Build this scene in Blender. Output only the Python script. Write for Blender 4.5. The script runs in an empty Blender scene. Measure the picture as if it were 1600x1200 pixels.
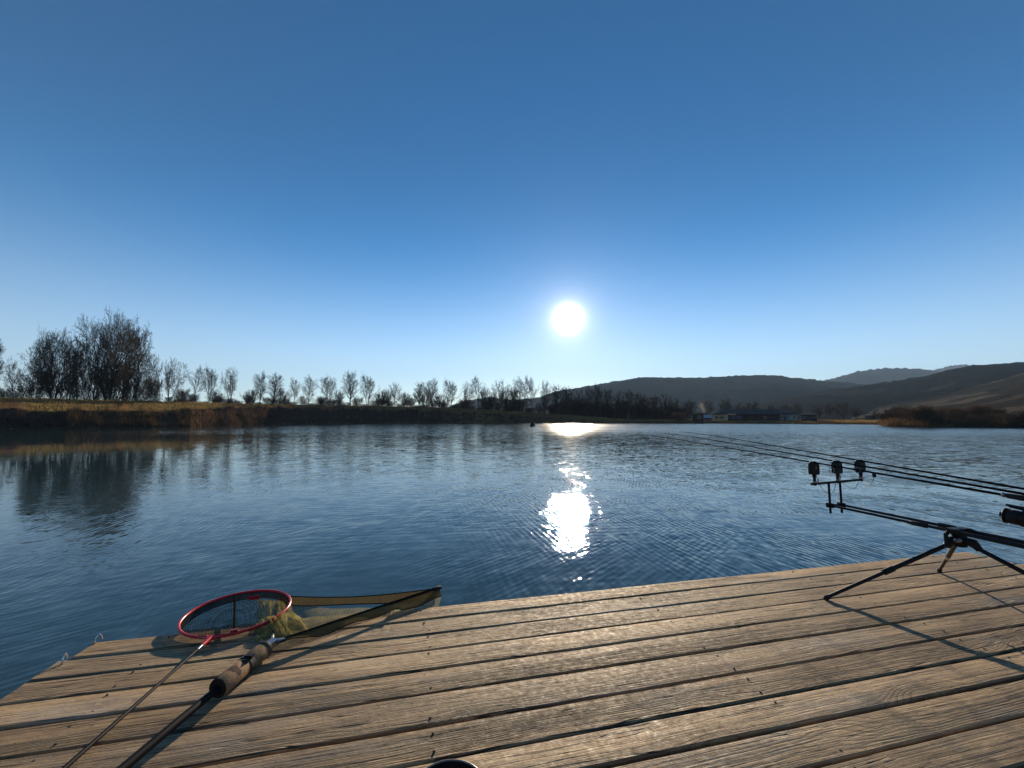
import bpy, math, random
import numpy as np
from mathutils import Vector, Matrix, noise as mnoise

scene = bpy.context.scene
col = scene.collection

# ------------------------------------------------------------------ camera
F = 640.0                                   # focal length in photo pixels (1600 wide)
ZD = 0.38                                   # deck top above the water
CZ = ZD + 1.05                              # camera height above the water
PITCH = math.atan(55 / F)
CP, SP = math.cos(PITCH), math.sin(PITCH)
cam = bpy.data.cameras.new('camera')
cam.sensor_width = 36.0
cam.lens = 36.0 * F / 1600.0
cam.clip_start = 0.05
cam.clip_end = 30000
camo = bpy.data.objects.new('camera', cam)
col.objects.link(camo)
camo.location = (0, 0, CZ)
camo.rotation_euler = (math.pi / 2 + PITCH, 0, 0)
scene.camera = camo

def ray(x, y):
    xc = (x - 800) / F; yc = (600 - y) / F
    return Vector((xc, CP - SP * yc, SP + CP * yc))
def P(x, y, z):
    r = ray(x, y); t = (z - CZ) / r.z
    return Vector((r.x * t, r.y * t, z))
def D(x, y, h): return P(x, y, ZD + h)
def A(x, y, d):
    r = ray(x, y); t = d / r.y
    return Vector((r.x * t, d, CZ + r.z * t))

# ------------------------------------------------------------------ light
sd = ray(888, 498).normalized()
SUN_EL = math.asin(sd.z); SUN_AZ = math.atan2(sd.x, sd.y)
world = bpy.data.worlds.new('World'); scene.world = world
world.use_nodes = True
wt = world.node_tree; wt.nodes.clear()
wout = wt.nodes.new('ShaderNodeOutputWorld')
sky = wt.nodes.new('ShaderNodeTexSky'); sky.sky_type = 'NISHITA'
sky.sun_disc = False; sky.sun_elevation = SUN_EL; sky.sun_rotation = SUN_AZ
sky.altitude = 200; sky.air_density = 1.0; sky.dust_density = 0.06; sky.ozone_density = 4.0
bg = wt.nodes.new('ShaderNodeBackground'); bg.inputs[1].default_value = 0.064
hsv = wt.nodes.new('ShaderNodeHueSaturation'); hsv.inputs['Saturation'].default_value = 1.22
wt.links.new(sky.outputs[0], hsv.inputs['Color'])
tcs = wt.nodes.new('ShaderNodeTexCoord'); sps = wt.nodes.new('ShaderNodeSeparateXYZ'); wt.links.new(tcs.outputs['Generated'], sps.inputs[0])
grd = wt.nodes.new('ShaderNodeMapRange'); grd.interpolation_type = 'SMOOTHSTEP'
for i_, v_ in enumerate((0.0, 0.0, 0.58, 1.46, 0.80)):
    if i_: grd.inputs[i_].default_value = v_
wt.links.new(sps.outputs[2], grd.inputs[0])
sat = wt.nodes.new('ShaderNodeMapRange'); sat.interpolation_type = 'SMOOTHSTEP'
for i_, v_ in enumerate((0.0, 0.0, 0.42, 0.80, 1.30)):
    if i_: sat.inputs[i_].default_value = v_
wt.links.new(sps.outputs[2], sat.inputs[0]); wt.links.new(sat.outputs[0], hsv.inputs['Saturation'])
mul = wt.nodes.new('ShaderNodeVectorMath'); mul.operation = 'SCALE'
wt.links.new(hsv.outputs[0], mul.inputs[0]); wt.links.new(grd.outputs[0], mul.inputs['Scale']); wt.links.new(mul.outputs[0], bg.inputs[0])
# the sun itself and its aureole, as seen in the sky (world-space direction)
tc = wt.nodes.new('ShaderNodeTexCoord')
nrm = wt.nodes.new('ShaderNodeVectorMath'); nrm.operation = 'NORMALIZE'
wt.links.new(tc.outputs['Generated'], nrm.inputs[0])
dot = wt.nodes.new('ShaderNodeVectorMath'); dot.operation = 'DOT_PRODUCT'
dot.inputs[1].default_value = sd
wt.links.new(nrm.outputs[0], dot.inputs[0])
def wm(op, a, b=None, clamp=False):
    n = wt.nodes.new('ShaderNodeMath'); n.operation = op; n.use_clamp = clamp
    for i, v in enumerate((a, b)):
        if v is None: continue
        if isinstance(v, (int, float)): n.inputs[i].default_value = v
        else: wt.links.new(v, n.inputs[i])
    return n.outputs[0]
ang = wm('ARCCOSINE', wm('MINIMUM', dot.outputs['Value'], 1.0))
core = wm('MULTIPLY', wm('POWER', 2.71828, wm('MULTIPLY', wm('POWER', wm('DIVIDE', ang, 0.0170), 2.0), -1.0)), 26.0)
halo = wm('MULTIPLY', wm('POWER', 2.71828, wm('MULTIPLY', ang, -1 / 0.022)), 1.6)
halo = wm('ADD', halo, wm('MULTIPLY', wm('POWER', 2.71828, wm('MULTIPLY', ang, -1 / 0.07)), 0.09))
glow = wm('ADD', core, halo)
bg2 = wt.nodes.new('ShaderNodeBackground'); bg2.inputs[0].default_value = (1.0, 0.90, 0.80, 1)
wt.links.new(glow, bg2.inputs[1])
addw = wt.nodes.new('ShaderNodeAddShader')
wt.links.new(bg.outputs[0], addw.inputs[0]); wt.links.new(bg2.outputs[0], addw.inputs[1])
wt.links.new(addw.outputs[0], wout.inputs['Surface'])

sun = bpy.data.lights.new('sun', 'SUN'); sun.energy = 5.0; sun.angle = math.radians(0.53)
sun.color = (1.0, 0.83, 0.62)
suno = bpy.data.objects.new('sun', sun); col.objects.link(suno)
suno.rotation_euler = (-sd).to_track_quat('-Z', 'Y').to_euler()
suno.location = (0, 0, 30)

scene.view_settings.view_transform = 'Standard'
scene.view_settings.look = 'None'
scene.view_settings.gamma = 1.0
scene.view_settings.use_curve_mapping = False
scene.view_settings.exposure = 1.02
scene.render.engine = 'CYCLES'
scene.cycles.use_denoising = True
scene.cycles.max_bounces = 8
scene.cycles.transparent_max_bounces = 24
scene.cycles.volume_bounces = 0
scene.cycles.sample_clamp_indirect = 6.0
scene.cycles.caustics_reflective = False
scene.cycles.caustics_refractive = False

# ------------------------------------------------------------------ helpers
def link_obj(name, me, parent=None):
    o = bpy.data.objects.new(name, me); col.objects.link(o)
    if parent is not None: o.parent = parent
    return o
def tag(o, label=None, cat=None, group=None, kind=None):
    if label: o['label'] = label
    if cat: o['category'] = cat
    if group: o['group'] = group
    if kind: o['kind'] = kind
    return o
def thing(name, label, cat, loc=(0, 0, 0), rotz=0.0, group=None):
    o = bpy.data.objects.new(name, None); col.objects.link(o)
    o.empty_display_size = 0.1
    o.location = loc; o.rotation_euler = (0, 0, rotz)
    return tag(o, label, cat, group)

class MB:
    def __init__(s): s.v = []; s.f = []
    def add(s, vs, fs):
        b = len(s.v); s.v += [tuple(v) for v in vs]; s.f += [tuple(i + b for i in f) for f in fs]; return s
    def box(s, c, size, M=None):
        x, y, z = (k / 2 for k in size); vs = []
        for a in (-1, 1):
            for b in (-1, 1):
                for d in (-1, 1):
                    v = Vector((a * x, b * y, d * z))
                    if M is not None: v = M @ v
                    vs.append(v + Vector(c))
        return s.add(vs, [(0, 1, 3, 2), (4, 6, 7, 5), (0, 4, 5, 1), (2, 3, 7, 6), (0, 2, 6, 4), (1, 5, 7, 3)])
    def tube(s, pts, radii, n=8, caps=True, closed=False):
        pts = [Vector(p) for p in pts]; m = len(pts)
        if isinstance(radii, (int, float)): radii = [radii] * m
        vs = []; up = None
        for i, p in enumerate(pts):
            a = pts[(i - 1) % m] if (i or closed) else p
            b = pts[(i + 1) % m] if (i < m - 1 or closed) else p
            t = (b - a).normalized()
            if up is None:
                up = Vector((0, 0, 1)) if abs(t.z) < 0.9 else Vector((1, 0, 0))
            sdv = t.cross(up)
            if sdv.length < 1e-6: sdv = t.cross(Vector((1, 0, 0)))
            sdv.normalize(); up = sdv.cross(t).normalized()
            for k in range(n):
                q = 2 * math.pi * k / n
                vs.append(p + (sdv * math.cos(q) + up * math.sin(q)) * radii[i])
        fs = []
        for i in range(m if closed else m - 1):
            j = (i + 1) % m
            for k in range(n):
                l = (k + 1) % n
                fs.append((i * n + k, i * n + l, j * n + l, j * n + k))
        if caps and not closed:
            fs.append(tuple(range(n - 1, -1, -1))); fs.append(tuple((m - 1) * n + k for k in range(n)))
        return s.add(vs, fs)
    def lathe(s, prof, n=24, M=None, c=(0, 0, 0)):
        vs = []; c = Vector(c)
        for r, z in prof:
            for k in range(n):
                q = 2 * math.pi * k / n
                v = Vector((r * math.cos(q), r * math.sin(q), z))
                if M is not None: v = M @ v
                vs.append(v + c)
        fs = []
        for i in range(len(prof) - 1):
            for k in range(n):
                l = (k + 1) % n
                fs.append((i * n + k, i * n + l, (i + 1) * n + l, (i + 1) * n + k))
        return s.add(vs, fs)
    def prism(s, outline, depth, M=None, c=(0, 0, 0)):
        """outline in x,z extruded along y"""
        n = len(outline); c = Vector(c); vs = []
        for sy in (-depth / 2, depth / 2):
            for x, z in outline:
                v = Vector((x, sy, z))
                if M is not None: v = M @ v
                vs.append(v + c)
        fs = [tuple(range(n)), tuple(range(2 * n - 1, n - 1, -1))]
        for k in range(n):
            l = (k + 1) % n
            fs.append((k, k + n, l + n, l))
        return s.add(vs, fs)
    def mesh(s, name, smooth=True):
        me = bpy.data.meshes.new(name); me.from_pydata(s.v, [], s.f); me.update()
        if smooth:
            me.shade_smooth()
            try: me.set_sharp_from_angle(angle=math.radians(40))
            except Exception: pass
        return me
    def build(s, name, mat, parent=None, smooth=True):
        me = s.mesh(name, smooth); me.materials.append(mat)
        return link_obj(name, me, parent)

def np_mesh(name, verts, quads=None, tris=None, smooth=False):
    me = bpy.data.meshes.new(name)
    verts = np.asarray(verts, dtype=np.float32)
    me.vertices.add(len(verts)); me.vertices.foreach_set('co', verts.ravel())
    loops = []; starts = []; totals = []; n = 0
    if quads is not None and len(quads):
        q = np.asarray(quads, dtype=np.int32); loops.append(q.ravel())
        starts.append(n + 4 * np.arange(len(q))); totals.append(np.full(len(q), 4)); n += 4 * len(q)
    if tris is not None and len(tris):
        q = np.asarray(tris, dtype=np.int32); loops.append(q.ravel())
        starts.append(n + 3 * np.arange(len(q))); totals.append(np.full(len(q), 3)); n += 3 * len(q)
    L = np.concatenate(loops).astype(np.int32)
    me.loops.add(len(L)); me.loops.foreach_set('vertex_index', L)
    S = np.concatenate(starts).astype(np.int32)
    me.polygons.add(len(S)); me.polygons.foreach_set('loop_start', S)
    try: me.polygons.foreach_set('loop_total', np.concatenate(totals).astype(np.int32))
    except Exception: pass
    me.update(calc_edges=True); me.validate()
    if smooth: me.shade_smooth()
    return me

def grid_mesh(name, V, smooth=True, wrap=False):
    """V: array (m, n, 3)"""
    m, n, _ = V.shape
    i, j = np.meshgrid(np.arange(m - 1), np.arange(n if wrap else n - 1), indexing='ij')
    j2 = (j + 1) % n
    q = np.stack([i * n + j, i * n + j2, (i + 1) * n + j2, (i + 1) * n + j], -1).reshape(-1, 4)
    return np_mesh(name, V.reshape(-1, 3), quads=q, smooth=smooth)

def fbm(x, y, z=0.0, oct=4):
    return mnoise.fractal(Vector((x, y, z)), 1.0, 2.0, oct, noise_basis='PERLIN_ORIGINAL')

# ------------------------------------------------------------------ materials
class NT:
    def __init__(s, name):
        s.m = bpy.data.materials.new(name); s.m.use_nodes = True
        s.t = s.m.node_tree; s.t.nodes.clear()
        s.out = s.t.nodes.new('ShaderNodeOutputMaterial')
    def n(s, typ, **kw):
        nd = s.t.nodes.new(typ)
        for k, v in kw.items(): setattr(nd, k, v)
        return nd
    def l(s, a, b): s.t.links.new(a, b)
    def put(s, sock, v):
        if v is None: return
        if isinstance(v, bpy.types.NodeSocket): s.l(v, sock)
        else: sock.default_value = v
    def math(s, op, a, b=None, c=None, clamp=False):
        nd = s.n('ShaderNodeMath', operation=op); nd.use_clamp = clamp
        for i, v in enumerate((a, b, c)): s.put(nd.inputs[i], v)
        return nd.outputs[0]
    def vm(s, op, a, b=None, scale=None):
        nd = s.n('ShaderNodeVectorMath', operation=op)
        s.put(nd.inputs[0], a)
        if b is not None: s.put(nd.inputs[1], b)
        if scale is not None: s.put(nd.inputs['Scale'], scale)
        return nd.outputs['Value'] if op in ('DOT_PRODUCT', 'LENGTH', 'DISTANCE') else nd.outputs[0]
    def xyz(s, x, y, z):
        nd = s.n('ShaderNodeCombineXYZ')
        for i, v in enumerate((x, y, z)): s.put(nd.inputs[i], v)
        return nd.outputs[0]
    def sep(s, v):
        nd = s.n('ShaderNodeSeparateXYZ'); s.l(v, nd.inputs[0]); return nd.outputs
    def noise(s, vec, scale, detail=3.0, rough=0.55, dist=0.0, color=False):
        nd = s.n('ShaderNodeTexNoise'); s.put(nd.inputs['Vector'], vec)
        nd.inputs['Scale'].default_value = scale; nd.inputs['Detail'].default_value = detail
        nd.inputs['Roughness'].default_value = rough; nd.inputs['Distortion'].default_value = dist
        return nd.outputs['Color'] if color else nd.outputs[0]
    def voronoi(s, vec, scale, feature='F1', rnd=1.0, out='Distance'):
        nd = s.n('ShaderNodeTexVoronoi', feature=feature); s.put(nd.inputs['Vector'], vec)
        nd.inputs['Scale'].default_value = scale; nd.inputs['Randomness'].default_value = rnd
        return nd.outputs[out]
    def ramp(s, fac, stops, interp='LINEAR'):
        nd = s.n('ShaderNodeValToRGB'); s.put(nd.inputs[0], fac); cr = nd.color_ramp; cr.interpolation = interp
        while len(cr.elements) > 1: cr.elements.remove(cr.elements[-1])
        cr.elements[0].position = stops[0][0]; cr.elements[0].color = (*stops[0][1], 1)
        for p, c in stops[1:]:
            e = cr.elements.new(p); e.color = (*c, 1)
        return nd.outputs[0]
    def mapr(s, v, a, b, c=0.0, d=1.0, smooth=False):
        nd = s.n('ShaderNodeMapRange'); nd.interpolation_type = 'SMOOTHSTEP' if smooth else 'LINEAR'
        for i, q in enumerate((v, a, b, c, d)): s.put(nd.inputs[i], q)
        return nd.outputs[0]
    def mix(s, fac, a, b, mode='MIX'):
        nd = s.n('ShaderNodeMix', data_type='RGBA', blend_type=mode)
        s.put(nd.inputs[0], fac)
        for i, v in ((6, a), (7, b)):
            if isinstance(v, tuple): v = (*v, 1) if len(v) == 3 else v
            s.put(nd.inputs[i], v)
        return nd.outputs[2]
    def bump(s, h, strength=0.5, dist=0.01, normal=None):
        nd = s.n('ShaderNodeBump'); nd.inputs['Strength'].default_value = strength
        nd.inputs['Distance'].default_value = dist; s.put(nd.inputs['Height'], h)
        if normal is not None: s.put(nd.inputs['Normal'], normal)
        return nd.outputs[0]
    def pbr(s, color, rough=0.6, metal=0.0, normal=None, spec=0.5, ior=1.45):
        nd = s.n('ShaderNodeBsdfPrincipled')
        if isinstance(color, tuple): color = (*color, 1) if len(color) == 3 else color
        s.put(nd.inputs['Base Color'], color); s.put(nd.inputs['Roughness'], rough)
        nd.inputs['Metallic'].default_value = metal
        s.put(nd.inputs['Specular IOR Level'], spec); nd.inputs['IOR'].default_value = ior
        if normal is not None: s.put(nd.inputs['Normal'], normal)
        return nd.outputs[0]
    def done(s, shader):
        s.l(shader, s.out.inputs['Surface']); return s.m

def simple(name, c, rough=0.6, metal=0.0, var=0.25, scale=8.0, bump=0.0, spec=0.5):
    t = NT(name); co = t.n('ShaderNodeTexCoord').outputs['Object']
    nz = t.noise(co, scale, 5, 0.6)
    colr = t.mix(nz, tuple(k * (1 - var) for k in c), tuple(min(1, k * (1 + var)) for k in c))
    nor = t.bump(t.noise(co, scale * 4, 4), bump, 0.01) if bump else None
    rg = t.mapr(nz, 0.3, 0.7, max(0.05, rough - 0.08), min(1, rough + 0.08))
    return t.done(t.pbr(colr, rg, metal, nor, spec))

def make_wood(name='weathered_wood', tone=1.0):
    t = NT(name)
    co = t.n('ShaderNodeTexCoord').outputs['Object']
    rnd = t.n('ShaderNodeObjectInfo').outputs['Random']
    x, y, z = t.sep(co)
    r1 = t.math('MULTIPLY', rnd, 37.0)
    r2 = t.math('FRACT', t.math('MULTIPLY', rnd, 91.7))
    r3 = t.math('FRACT', t.math('MULTIPLY', rnd, 53.3))
    xs = t.math('ADD', x, r1)
    base = t.xyz(xs, y, r1)
    # knots
    kv = t.xyz(t.math('MULTIPLY', xs, 1.7), t.math('MULTIPLY', y, 5.5), r1)
    vd = t.n('ShaderNodeTexVoronoi', feature='F1'); t.put(vd.inputs['Vector'], kv); vd.inputs['Scale'].default_value = 1.0
    kd = vd.outputs['Distance']
    ksel = t.math('GREATER_THAN', t.sep(vd.outputs['Color'])[0], 0.35)
    kmask = t.math('MULTIPLY', t.mapr(kd, 0.05, 0.11, 1.0, 0.0, True), ksel)
    kwide = t.math('MULTIPLY', t.mapr(kd, 0.0, 0.42, 1.0, 0.0, True), ksel)
    # growth rings
    warp = t.noise(t.xyz(t.math('MULTIPLY', xs, 0.9), t.math('MULTIPLY', y, 5.0), r1), 1.0, 3, 0.5)
    warp2 = t.noise(t.xyz(t.math('MULTIPLY', xs, 6.0), t.math('MULTIPLY', y, 25.0), r1), 1.0, 2, 0.5)
    yy = t.math('ADD', t.math('ADD', y, t.mapr(r2, 0, 1, -0.05, 0.05)),
                t.math('ADD', t.math('MULTIPLY', t.math('SUBTRACT', warp, 0.5), 0.16),
                       t.math('MULTIPLY', t.math('SUBTRACT', warp2, 0.5), 0.006)))
    zz = t.math('ADD', t.mapr(r3, 0, 1, 0.015, 0.07), t.math('MULTIPLY', kwide, 0.055))
    rr = t.math('SQRT', t.math('ADD', t.math('MULTIPLY', yy, yy), t.math('MULTIPLY', zz, zz)))
    ph = t.math('FRACT', t.math('MULTIPLY', rr, t.mapr(r2, 0, 1, 95, 150)))
    ring = t.math('POWER', ph, 2.5)
    fib = t.noise(t.xyz(t.math('MULTIPLY', xs, 5.0), t.math('MULTIPLY', y, 260.0), r1), 1.0, 3, 0.6)
    fib2 = t.noise(t.xyz(t.math('MULTIPLY', xs, 1.6), t.math('MULTIPLY', y, 60.0), r1), 1.0, 4, 0.65)
    blot = t.noise(t.xyz(t.math('MULTIPLY', xs, 2.0), t.math('MULTIPLY', y, 7.0), r1), 1.0, 5, 0.62)
    dirt = t.noise(base, 38.0, 4, 0.7)
    # drying cracks along the grain
    cn = t.noise(t.xyz(t.math('MULTIPLY', xs, 1.1), t.math('MULTIPLY', t.math('ADD', y, t.math('MULTIPLY', warp, 0.05)), 42.0), r1), 1.0, 2, 0.5)
    cm = t.noise(t.xyz(t.math('MULTIPLY', xs, 1.3), t.math('MULTIPLY', y, 6.0), t.math('ADD', r1, 9.0)), 1.0, 2, 0.5)
    crack = t.math('MULTIPLY', t.mapr(t.math('ABSOLUTE', t.math('SUBTRACT', cn, 0.5)), 0.006, 0.022, 1.0, 0.0),
                   t.mapr(cm, 0.47, 0.54, 0.0, 1.0))
    k = tone
    c = t.ramp(blot, [(0.25, (0.17 * k, 0.102 * k, 0.046 * k)), (0.5, (0.40 * k, 0.260 * k, 0.125 * k)), (0.75, (0.60 * k, 0.410 * k, 0.210 * k))])
    grey = t.mapr(r3, 0, 1, 0.0, 0.6)
    c = t.mix(grey, c, t.ramp(blot, [(0.25, (0.17, 0.122, 0.072)), (0.75, (0.47, 0.34, 0.195))]))
    c = t.mix(t.math('MULTIPLY', ring, 0.6), c, (0.10, 0.062, 0.035))
    c = t.mix(t.mapr(fib, 0.40, 0.72, 0.0, 0.45), c, (0.12, 0.085, 0.055))
    c = t.mix(t.mapr(fib2, 0.50, 0.68, 0.0, 0.75), c, (0.11, 0.078, 0.05))
    c = t.mix(t.mapr(dirt, 0.60, 0.74, 0.0, 0.6), c, (0.07, 0.05, 0.033))
    c = t.mix(t.mapr(dirt, 0.40, 0.27, 0.0, 0.35), c, (0.52, 0.43, 0.30))
    c = t.mix(t.math('MULTIPLY', kmask, 0.8), c, (0.085, 0.045, 0.024))
    c = t.mix(t.math('MULTIPLY', crack, 0.9), c, (0.02, 0.014, 0.01))
    wea = t.noise(t.xyz(t.math('MULTIPLY', xs, 0.7), t.math('MULTIPLY', y, 3.0), t.math('ADD', r1, 4.0)), 1.6, 5, 0.6)
    c = t.mix(t.mapr(wea, 0.54, 0.68, 0.0, 0.5), c, (0.33, 0.28, 0.22))
    c = t.mix(t.mapr(wea, 0.44, 0.32, 0.0, 0.55), c, (0.14, 0.085, 0.045))
    spl = t.noise(t.xyz(t.math('MULTIPLY', xs, 9.0), t.math('MULTIPLY', y, 70.0), r1), 1.0, 2, 0.5)
    c = t.mix(t.mapr(spl, 0.66, 0.74, 0.0, 0.75), c, (0.055, 0.035, 0.022))
    val = t.mapr(rnd, 0, 1, 0.88, 1.30)
    c = t.mix(1.0, c, t.xyz(val, val, val), 'MULTIPLY')
    h = t.math('ADD', t.math('MULTIPLY', ring, -0.25), t.math('MULTIPLY', fib, 0.35))
    h = t.math('ADD', h, t.math('MULTIPLY', fib2, 0.6))
    h = t.math('ADD', h, t.math('MULTIPLY', crack, -1.5))
    h = t.math('ADD', h, t.math('MULTIPLY', kmask, 0.5))
    h = t.math('ADD', h, t.math('MULTIPLY', dirt, 0.5))
    nor = t.bump(h, 0.75, 0.006)
    rg = t.mapr(dirt, 0.3, 0.7, 0.58, 0.88)
    return t.done(t.pbr(c, rg, 0, nor, 0.32))

def make_water():
    t = NT('lake_water')
    pos = t.n('ShaderNodeNewGeometry').outputs['Position']
    x, y, z = t.sep(pos)
    big = t.noise(t.xyz(t.math('MULTIPLY', x, 0.5), y, 0.0), 0.05, 2, 0.5)
    patch = t.noise(pos, 0.22, 2, 0.5)
    patch2 = t.noise(t.vm('ADD', pos, (31.0, 17.0, 0.0)), 0.30, 2, 0.5)
    sx = sy = None
    def train(ang, lam, amp, wob, mask, seed, along=0.22):
        """one wave train: crests run along ang (deg from +X); returns slope vector parts"""
        nonlocal sx, sy
        a = math.radians(ang); nx, ny = -math.sin(a), math.cos(a); cx, cy = math.cos(a), math.sin(a)
        u = t.math('ADD', t.math('MULTIPLY', x, nx), t.math('MULTIPLY', y, ny))
        v = t.math('ADD', t.math('MULTIPLY', x, cx), t.math('MULTIPLY', y, cy))
        ph = t.noise(t.xyz(t.math('ADD', u, seed), t.math('MULTIPLY', v, 0.6), seed), 0.9, 2, 0.5)
        s1 = t.math('SINE', t.math('ADD', t.math('MULTIPLY', u, 2 * math.pi / lam), t.math('MULTIPLY', ph, wob)))
        am = t.noise(t.xyz(t.math('MULTIPLY', u, 1.6), t.math('MULTIPLY', v, 0.9), seed + 5), 1.0, 1, 0.5)
        n2 = t.noise(t.xyz(t.math('MULTIPLY', u, 1.0 / lam), t.math('MULTIPLY', v, along / lam), seed + 9), 1.3, 2, 0.5)
        s = t.math('ADD', t.math('MULTIPLY', s1, t.mapr(am, 0.38, 0.62, 0.0, 0.6)), t.math('MULTIPLY', t.math('SUBTRACT', n2, 0.5), 3.0))
        s = t.math('MULTIPLY', t.math('MULTIPLY', s, amp), mask)
        ax, ay = t.math('MULTIPLY', s, nx), t.math('MULTIPLY', s, ny)
        sx = ax if sx is None else t.math('ADD', sx, ax)
        sy = ay if sy is None else t.math('ADD', sy, ay)
    # calm water under the left bank, livelier towards the middle and the right
    side = t.mapr(t.math('ADD', x, t.math('MULTIPLY', y, 0.62)), -7.0, 6.0, 0.09, 1.0, True)
    near = t.mapr(y, 3.0, 24.0, 1.0, 0.62, True)
    mA = t.math('MULTIPLY', t.math('MULTIPLY', t.mapr(patch, 0.35, 0.62, 0.15, 1.0, True), side), near)
    mB = t.math('MULTIPLY', t.math('MULTIPLY', t.mapr(patch2, 0.35, 0.60, 0.25, 1.0, True), side), near)
    train(48.0, 0.070, 0.100, 9.0, mA, 3.0)
    train(104.0, 0.078, 0.150, 9.0, mB, 11.0)
    train(8.0, 0.14, 0.032, 7.0, side, 23.0, 0.35)
    # wind-ruffled strip near the far shore
    far = t.math('MULTIPLY', t.mapr(t.math('ADD', y, t.math('MULTIPLY', t.math('SUBTRACT', big, 0.5), 24.0)), 30.0, 48.0, 0.0, 1.0, True), t.mapr(x, -62.0, -34.0, 0.0, 1.0, True))
    right = t.math('MULTIPLY', t.mapr(x, 0.0, 22.0, 0.0, 1.0, True), t.mapr(y, 6.0, 22.0, 0.0, 1.0, True))
    ruff = t.math('ADD', t.math('ADD', t.math('MULTIPLY', side, 0.05), t.math('MULTIPLY', far, 0.16)), t.math('MULTIPLY', right, 0.10))
    cn = t.noise(t.xyz(t.math('MULTIPLY', x, 0.5), y, 0.0), 9.0, 3, 0.6, color=True)
    c2 = t.noise(t.xyz(t.math('MULTIPLY', x, 0.5), y, 7.0), 2.6, 3, 0.55, color=True)
    a1 = t.vm('ADD', t.vm('SUBTRACT', cn, (0.5, 0.5, 0.5)), t.vm('SUBTRACT', c2, (0.5, 0.5, 0.5)))
    a1x, a1y, _ = t.sep(a1)
    sx = t.math('ADD', sx, t.math('MULTIPLY', t.math('MULTIPLY', a1x, 1.0), ruff))
    sy = t.math('ADD', sy, t.math('MULTIPLY', t.math('MULTIPLY', a1y, 1.3), ruff))
    nor = t.vm('NORMALIZE', t.xyz(t.math('MULTIPLY', sx, -1.0), t.math('MULTIPLY', sy, -1.0), 1.0))
    stre = t.mapr(t.noise(t.xyz(t.math('MULTIPLY', x, 0.12), y, 3.0), 0.5, 3, 0.6), 0.35, 0.65, 0.75, 1.15)
    rgh = t.math('ADD', 0.014, t.math('MULTIPLY', t.math('ADD', t.math('MULTIPLY', far, 0.055), t.math('MULTIPLY', right, 0.10)), stre))
    rgh = t.math('ADD', rgh, t.math('MULTIPLY', t.mapr(y, 5.0, 14.0, 0.0, 0.022, True), side))
    return t.done(t.pbr((0.026, 0.052, 0.056), rgh, 0, nor, 0.5, 1.333))

def make_ground():
    t = NT('bank_ground')
    g = t.n('ShaderNodeNewGeometry'); pos = g.outputs['Position']; nz = t.sep(g.outputs['Normal'])[2]
    n1 = t.noise(pos, 0.35, 5, 0.65); n2 = t.noise(pos, 2.5, 4, 0.7); n3 = t.noise(pos, 0.05, 3, 0.5)
    grass = t.ramp(n2, [(0.25, (0.085, 0.048, 0.020)), (0.5, (0.20, 0.112, 0.042)), (0.75, (0.32, 0.19, 0.075))])
    grass = t.mix(t.mapr(n3, 0.4, 0.6), grass, t.ramp(n2, [(0.3, (0.075, 0.043, 0.025)), (0.7, (0.19, 0.11, 0.055))]))
    soil = t.ramp(n2, [(0.3, (0.026, 0.016, 0.012)), (0.7, (0.075, 0.046, 0.032))])
    steep = t.mapr(t.math('ADD', nz, t.math('MULTIPLY', t.math('SUBTRACT', n1, 0.5), 0.25)), 0.97, 0.87)
    return t.done(t.pbr(t.mix(steep, grass, soil), 1.0, 0, t.bump(n2, 0.6, 0.25), 0.0))

def make_hill(name, wood, field, thr, scale):
    t = NT(name)
    pos = t.n('ShaderNodeNewGeometry').outputs['Position']
    n1 = t.noise(pos, scale, 4, 0.6); n2 = t.noise(pos, scale * 12, 4, 0.7)
    w = t.mix(t.mapr(n2, 0.3, 0.7), tuple(k * 0.6 for k in wood), tuple(k * 1.4 for k in wood))
    f = t.mix(t.mapr(n2, 0.3, 0.7), tuple(k * 0.75 for k in field), tuple(k * 1.25 for k in field))
    c = t.mix(t.mapr(n1, thr - 0.02, thr + 0.02), w, f)
    d = t.n('ShaderNodeBsdfDiffuse'); t.put(d.inputs[0], c); t.put(d.inputs['Normal'], t.bump(n2, 0.5, 6.0)); return t.done(d.outputs[0])

def make_bark(name, c):
    t = NT(name); co = t.n('ShaderNodeTexCoord').outputs['Object']
    rnd = t.n('ShaderNodeObjectInfo').outputs['Random']
    nz = t.noise(co, 1.5, 4, 0.6)
    cc = t.mix(nz, tuple(k * 0.6 for k in c), tuple(k * 1.4 for k in c))
    v = t.mapr(rnd, 0, 1, 0.75, 1.25)
    return t.done(t.pbr(t.mix(1.0, cc, t.xyz(v, v, v), 'MULTIPLY'), 0.9, 0, None, 0.2))

def make_blade(name, c):
    t = NT(name); pos = t.n('ShaderNodeNewGeometry').outputs['Position']
    nz = t.noise(pos, 1.2, 4, 0.65)
    cc = t.mix(t.mapr(nz, .3, .7), tuple(k * 0.5 for k in c), tuple(k * 1.5 for k in c))
    d = t.n('ShaderNodeBsdfDiffuse'); t.put(d.inputs[0], cc); tr = t.n('ShaderNodeBsdfTranslucent'); t.put(tr.inputs[0], cc)
    m = t.n('ShaderNodeMixShader'); m.inputs[0].default_value = .5; t.l(d.outputs[0], m.inputs[1]); t.l(tr.outputs[0], m.inputs[2])
    return t.done(m.outputs[0])

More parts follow.
